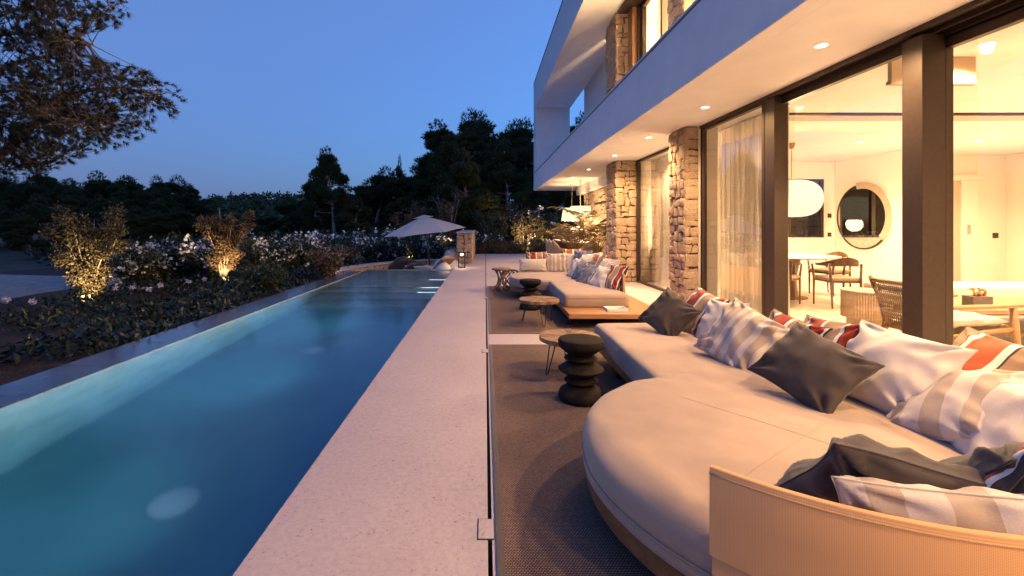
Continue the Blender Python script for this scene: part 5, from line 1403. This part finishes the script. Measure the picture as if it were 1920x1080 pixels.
for i in range(32):
    for k in range(4): Fc.append((i*4+k, (i+1)*4+k, (i+1)*4+(k+1) % 4, i*4+(k+1) % 4))
Fc += [(0,1,2,3), (131,130,129,128)]
MB().add(V, Fc).build('cap', DECK, cw_)
for i in range(0, 32, 4):
    a, b_ = arc[i], arc[i+4]; t_ = (b_-a).normalized(); nn = Vector((-t_.y, t_.x))
    stones(cw_, (a.x, a.y, .02), (t_.x, t_.y, 0), (0,0,1), (-nn.x, -nn.y, 0), (b_-a).length, .55, .24, .15, 80 + i, .03)
MB().add([(-4.0, 13.64, -.42), (-.3, 13.64, -.42), (-.3, 17.0, -.42), (-4.0, 17.0, -.42)], [(0,1,2,3)]).build('lounge_floor', DECK)['kind'] = 'structure'
# parasol
pa = thing('parasol', 'tilted white parasol open over the sunken lounge', 'parasol', (-1.95, 15.6, -.42))
top = Vector(at(794, 405, 15.6)) - Vector((-1.95, 15.6, -.42))
base = Vector(at(808, 520, 15.6)) - Vector((-1.95, 15.6, -.42)); base.z = .06
WOODP = M_wood('parasol_pole_wood', (.08, .04, .022), (.14, .075, .04), 2)
MB().tube([base, top + Vector((0,0,.02))], .022, 10).build('pole', WOODP, pa, smooth=True)
MB().lathe([(.001, 0), (.26, 0), (.26, .05), (.05, .06), (.03, .16)], 24, base.x, base.y, 0, False).build('base', BLACKM, pa, smooth=True, angle=40)
MB().lathe([(.001, 0), (.028, 0), (.03, .03), (.012, .06), (.001, .062)], 12, top.x, top.y, top.z, False).build('finial', WOODP, pa, smooth=True)
axis = (top - base).normalized(); tilt = Vector((0, 0, 1)).rotation_difference(Vector((-.11, -.05, 1)).normalized())
V, Fc = [], []; n8 = 6; RR = 1.40; per = 8
rows = [(.02, 0), (.25, .075), (.5, .16), (.75, .25), (.9, .31), (1.0, .355)]
ring = []
for k in range(n8):
    a0 = 2*math.pi*(k)/n8 + .08; a1 = 2*math.pi*(k+1)/n8 + .08
    for q in range(per): ring.append((a0, a1, q/per))
for (f_, dz) in rows:
    for (a0, a1, u) in ring:
        p = Vector((math.cos(a0), math.sin(a0), 0)).lerp(Vector((math.cos(a1), math.sin(a1), 0)), u)*RR*f_
        sag = .03*4*u*(1-u)*f_*f_
        p *= (1 - .03*4*u*(1-u)*f_)
        V.append(tuple(top + tilt @ Vector((p.x, p.y, -dz*1.55 + sag*.6 - .01))))
m_ = len(ring)
for j in range(len(rows)-1):
    for k in range(m_): Fc.append((j*m_+k, j*m_+(k+1) % m_, (j+1)*m_+(k+1) % m_, (j+1)*m_+k))
MB().add(V, Fc).build('canopy', PARASOLC, pa, smooth=True, angle=7)
V2, F2 = [], []
for (f_, dz) in ((.02, -.03), (.14, .012), (.25, .055)):
    for (a0, a1, u) in ring:
        p = Vector((math.cos(a0), math.sin(a0), 0)).lerp(Vector((math.cos(a1), math.sin(a1), 0)), u)*RR*f_
        V2.append(tuple(top + tilt @ Vector((p.x, p.y, -dz*1.0 + .0))))
for j in range(2):
    for k in range(m_): F2.append((j*m_+k, j*m_+(k+1) % m_, (j+1)*m_+(k+1) % m_, (j+1)*m_+k))
MB().add(V2, F2).build('vent_cap', PARASOLC, pa, smooth=True, angle=7)
for k in range(n8):
    a0 = 2*math.pi*k/n8 + .08; p = Vector((math.cos(a0), math.sin(a0), 0))*RR
    MB().tube([top + tilt @ Vector((0,0,-.04)), top + tilt @ Vector((p.x*.5, p.y*.5, -.27)), top + tilt @ Vector((p.x*.98, p.y*.98, -.575))], .009, 5).build('rib', WOODP, pa)
# bean bags and loungers
def bag(label, x, y, z, sx, sy, sz, mat, seed, name='bean_bag'):
    V, Fc = [], []; nu, nv = 28, 16
    for j in range(nv+1):
        th = math.pi*j/nv
        for i in range(nu):
            ph = 2*math.pi*i/nu; d = Vector((math.sin(th)*math.cos(ph), math.sin(th)*math.sin(ph), math.cos(th)))
            k = 1 + .14*noise.noise(d*1.6 + Vector((seed, 0, 0))) + .04*noise.noise(d*5 + Vector((0, seed, 0)))
            zz = d.z*k; zz = max(zz, -.72); V.append((d.x*k*sx*(1 + .15*(1 - zz)), d.y*k*sy*(1 + .15*(1-zz)), (zz + .72)*sz))
    for j in range(nv):
        for i in range(nu): Fc.append((j*nu+i, (j+1)*nu+i, (j+1)*nu+(i+1) % nu, j*nu+(i+1) % nu))
    t = thing(name, label, 'bean bag', (x, y, z), 0, 'bean bags in the sunken lounge'); b_ = MB().add(V, Fc).build('sack', mat, t, smooth=True)
    MB().tube([(sx*.1, 0, 1.66*sz), (sx*.18, 0, 1.72*sz + .05), (sx*.26, 0, 1.64*sz)], .012, 6).build('handle', mat, t)
PALEF = M_fabric('pale_grey_fabric', (.50, .52, .58), 120, .1)
DARKF = M_fabric('dark_brown_fabric', (.03, .022, .022), 120, .2)
bag('large pale bean bag against the stone pier', -1.22, 14.75, -.42, .42, .42, .40, PALEF, 1)
bag('blue-grey bean bag behind the large pale one by the pier', -1.12, 15.75, -.42, .34, .4, .52, PALEF, 2)
bag('small pale cushion-like bean bag at the pool end', -1.28, 13.98, -.42, .26, .24, .33, PALEF, 3)
bag('dark bean bag by the curved wall under the parasol', -2.75, 15.6, -.42, .45, .4, .36, DARKF, 4)
bag('second dark bean bag left of the parasol pole', -2.25, 15.0, -.42, .40, .36, .28, DARKF, 5)
lg = thing('sun_lounger', 'low wooden sun lounger with raised back beside the pale bean bags', 'lounger', (-1.85, 14.7, -.42), R(-40))
box('frame', -.8, .5, -.3, .3, .25, .31, TEAK, lg, .006); 
MB().add([(.5,-.3,.31),(.5,.3,.31),(1.0,.3,.72),(1.0,-.3,.72),(.5,-.3,.27),(.5,.3,.27),(1.0,.3,.68),(1.0,-.3,.68)], [(0,1,2,3),(7,6,5,4),(0,4,5,1),(1,5,6,2),(2,6,7,3),(3,7,4,0)]).build('backrest', TEAK, lg)
box('mattress', -.78, .48, -.28, .28, .3105, .39, LINEN, lg, .02)
for x in (-.7, .4):
    for y in (-.26, .26): box('leg', x - .025, x + .025, y - .025, y + .025, 0, .2495, TEAK, lg)
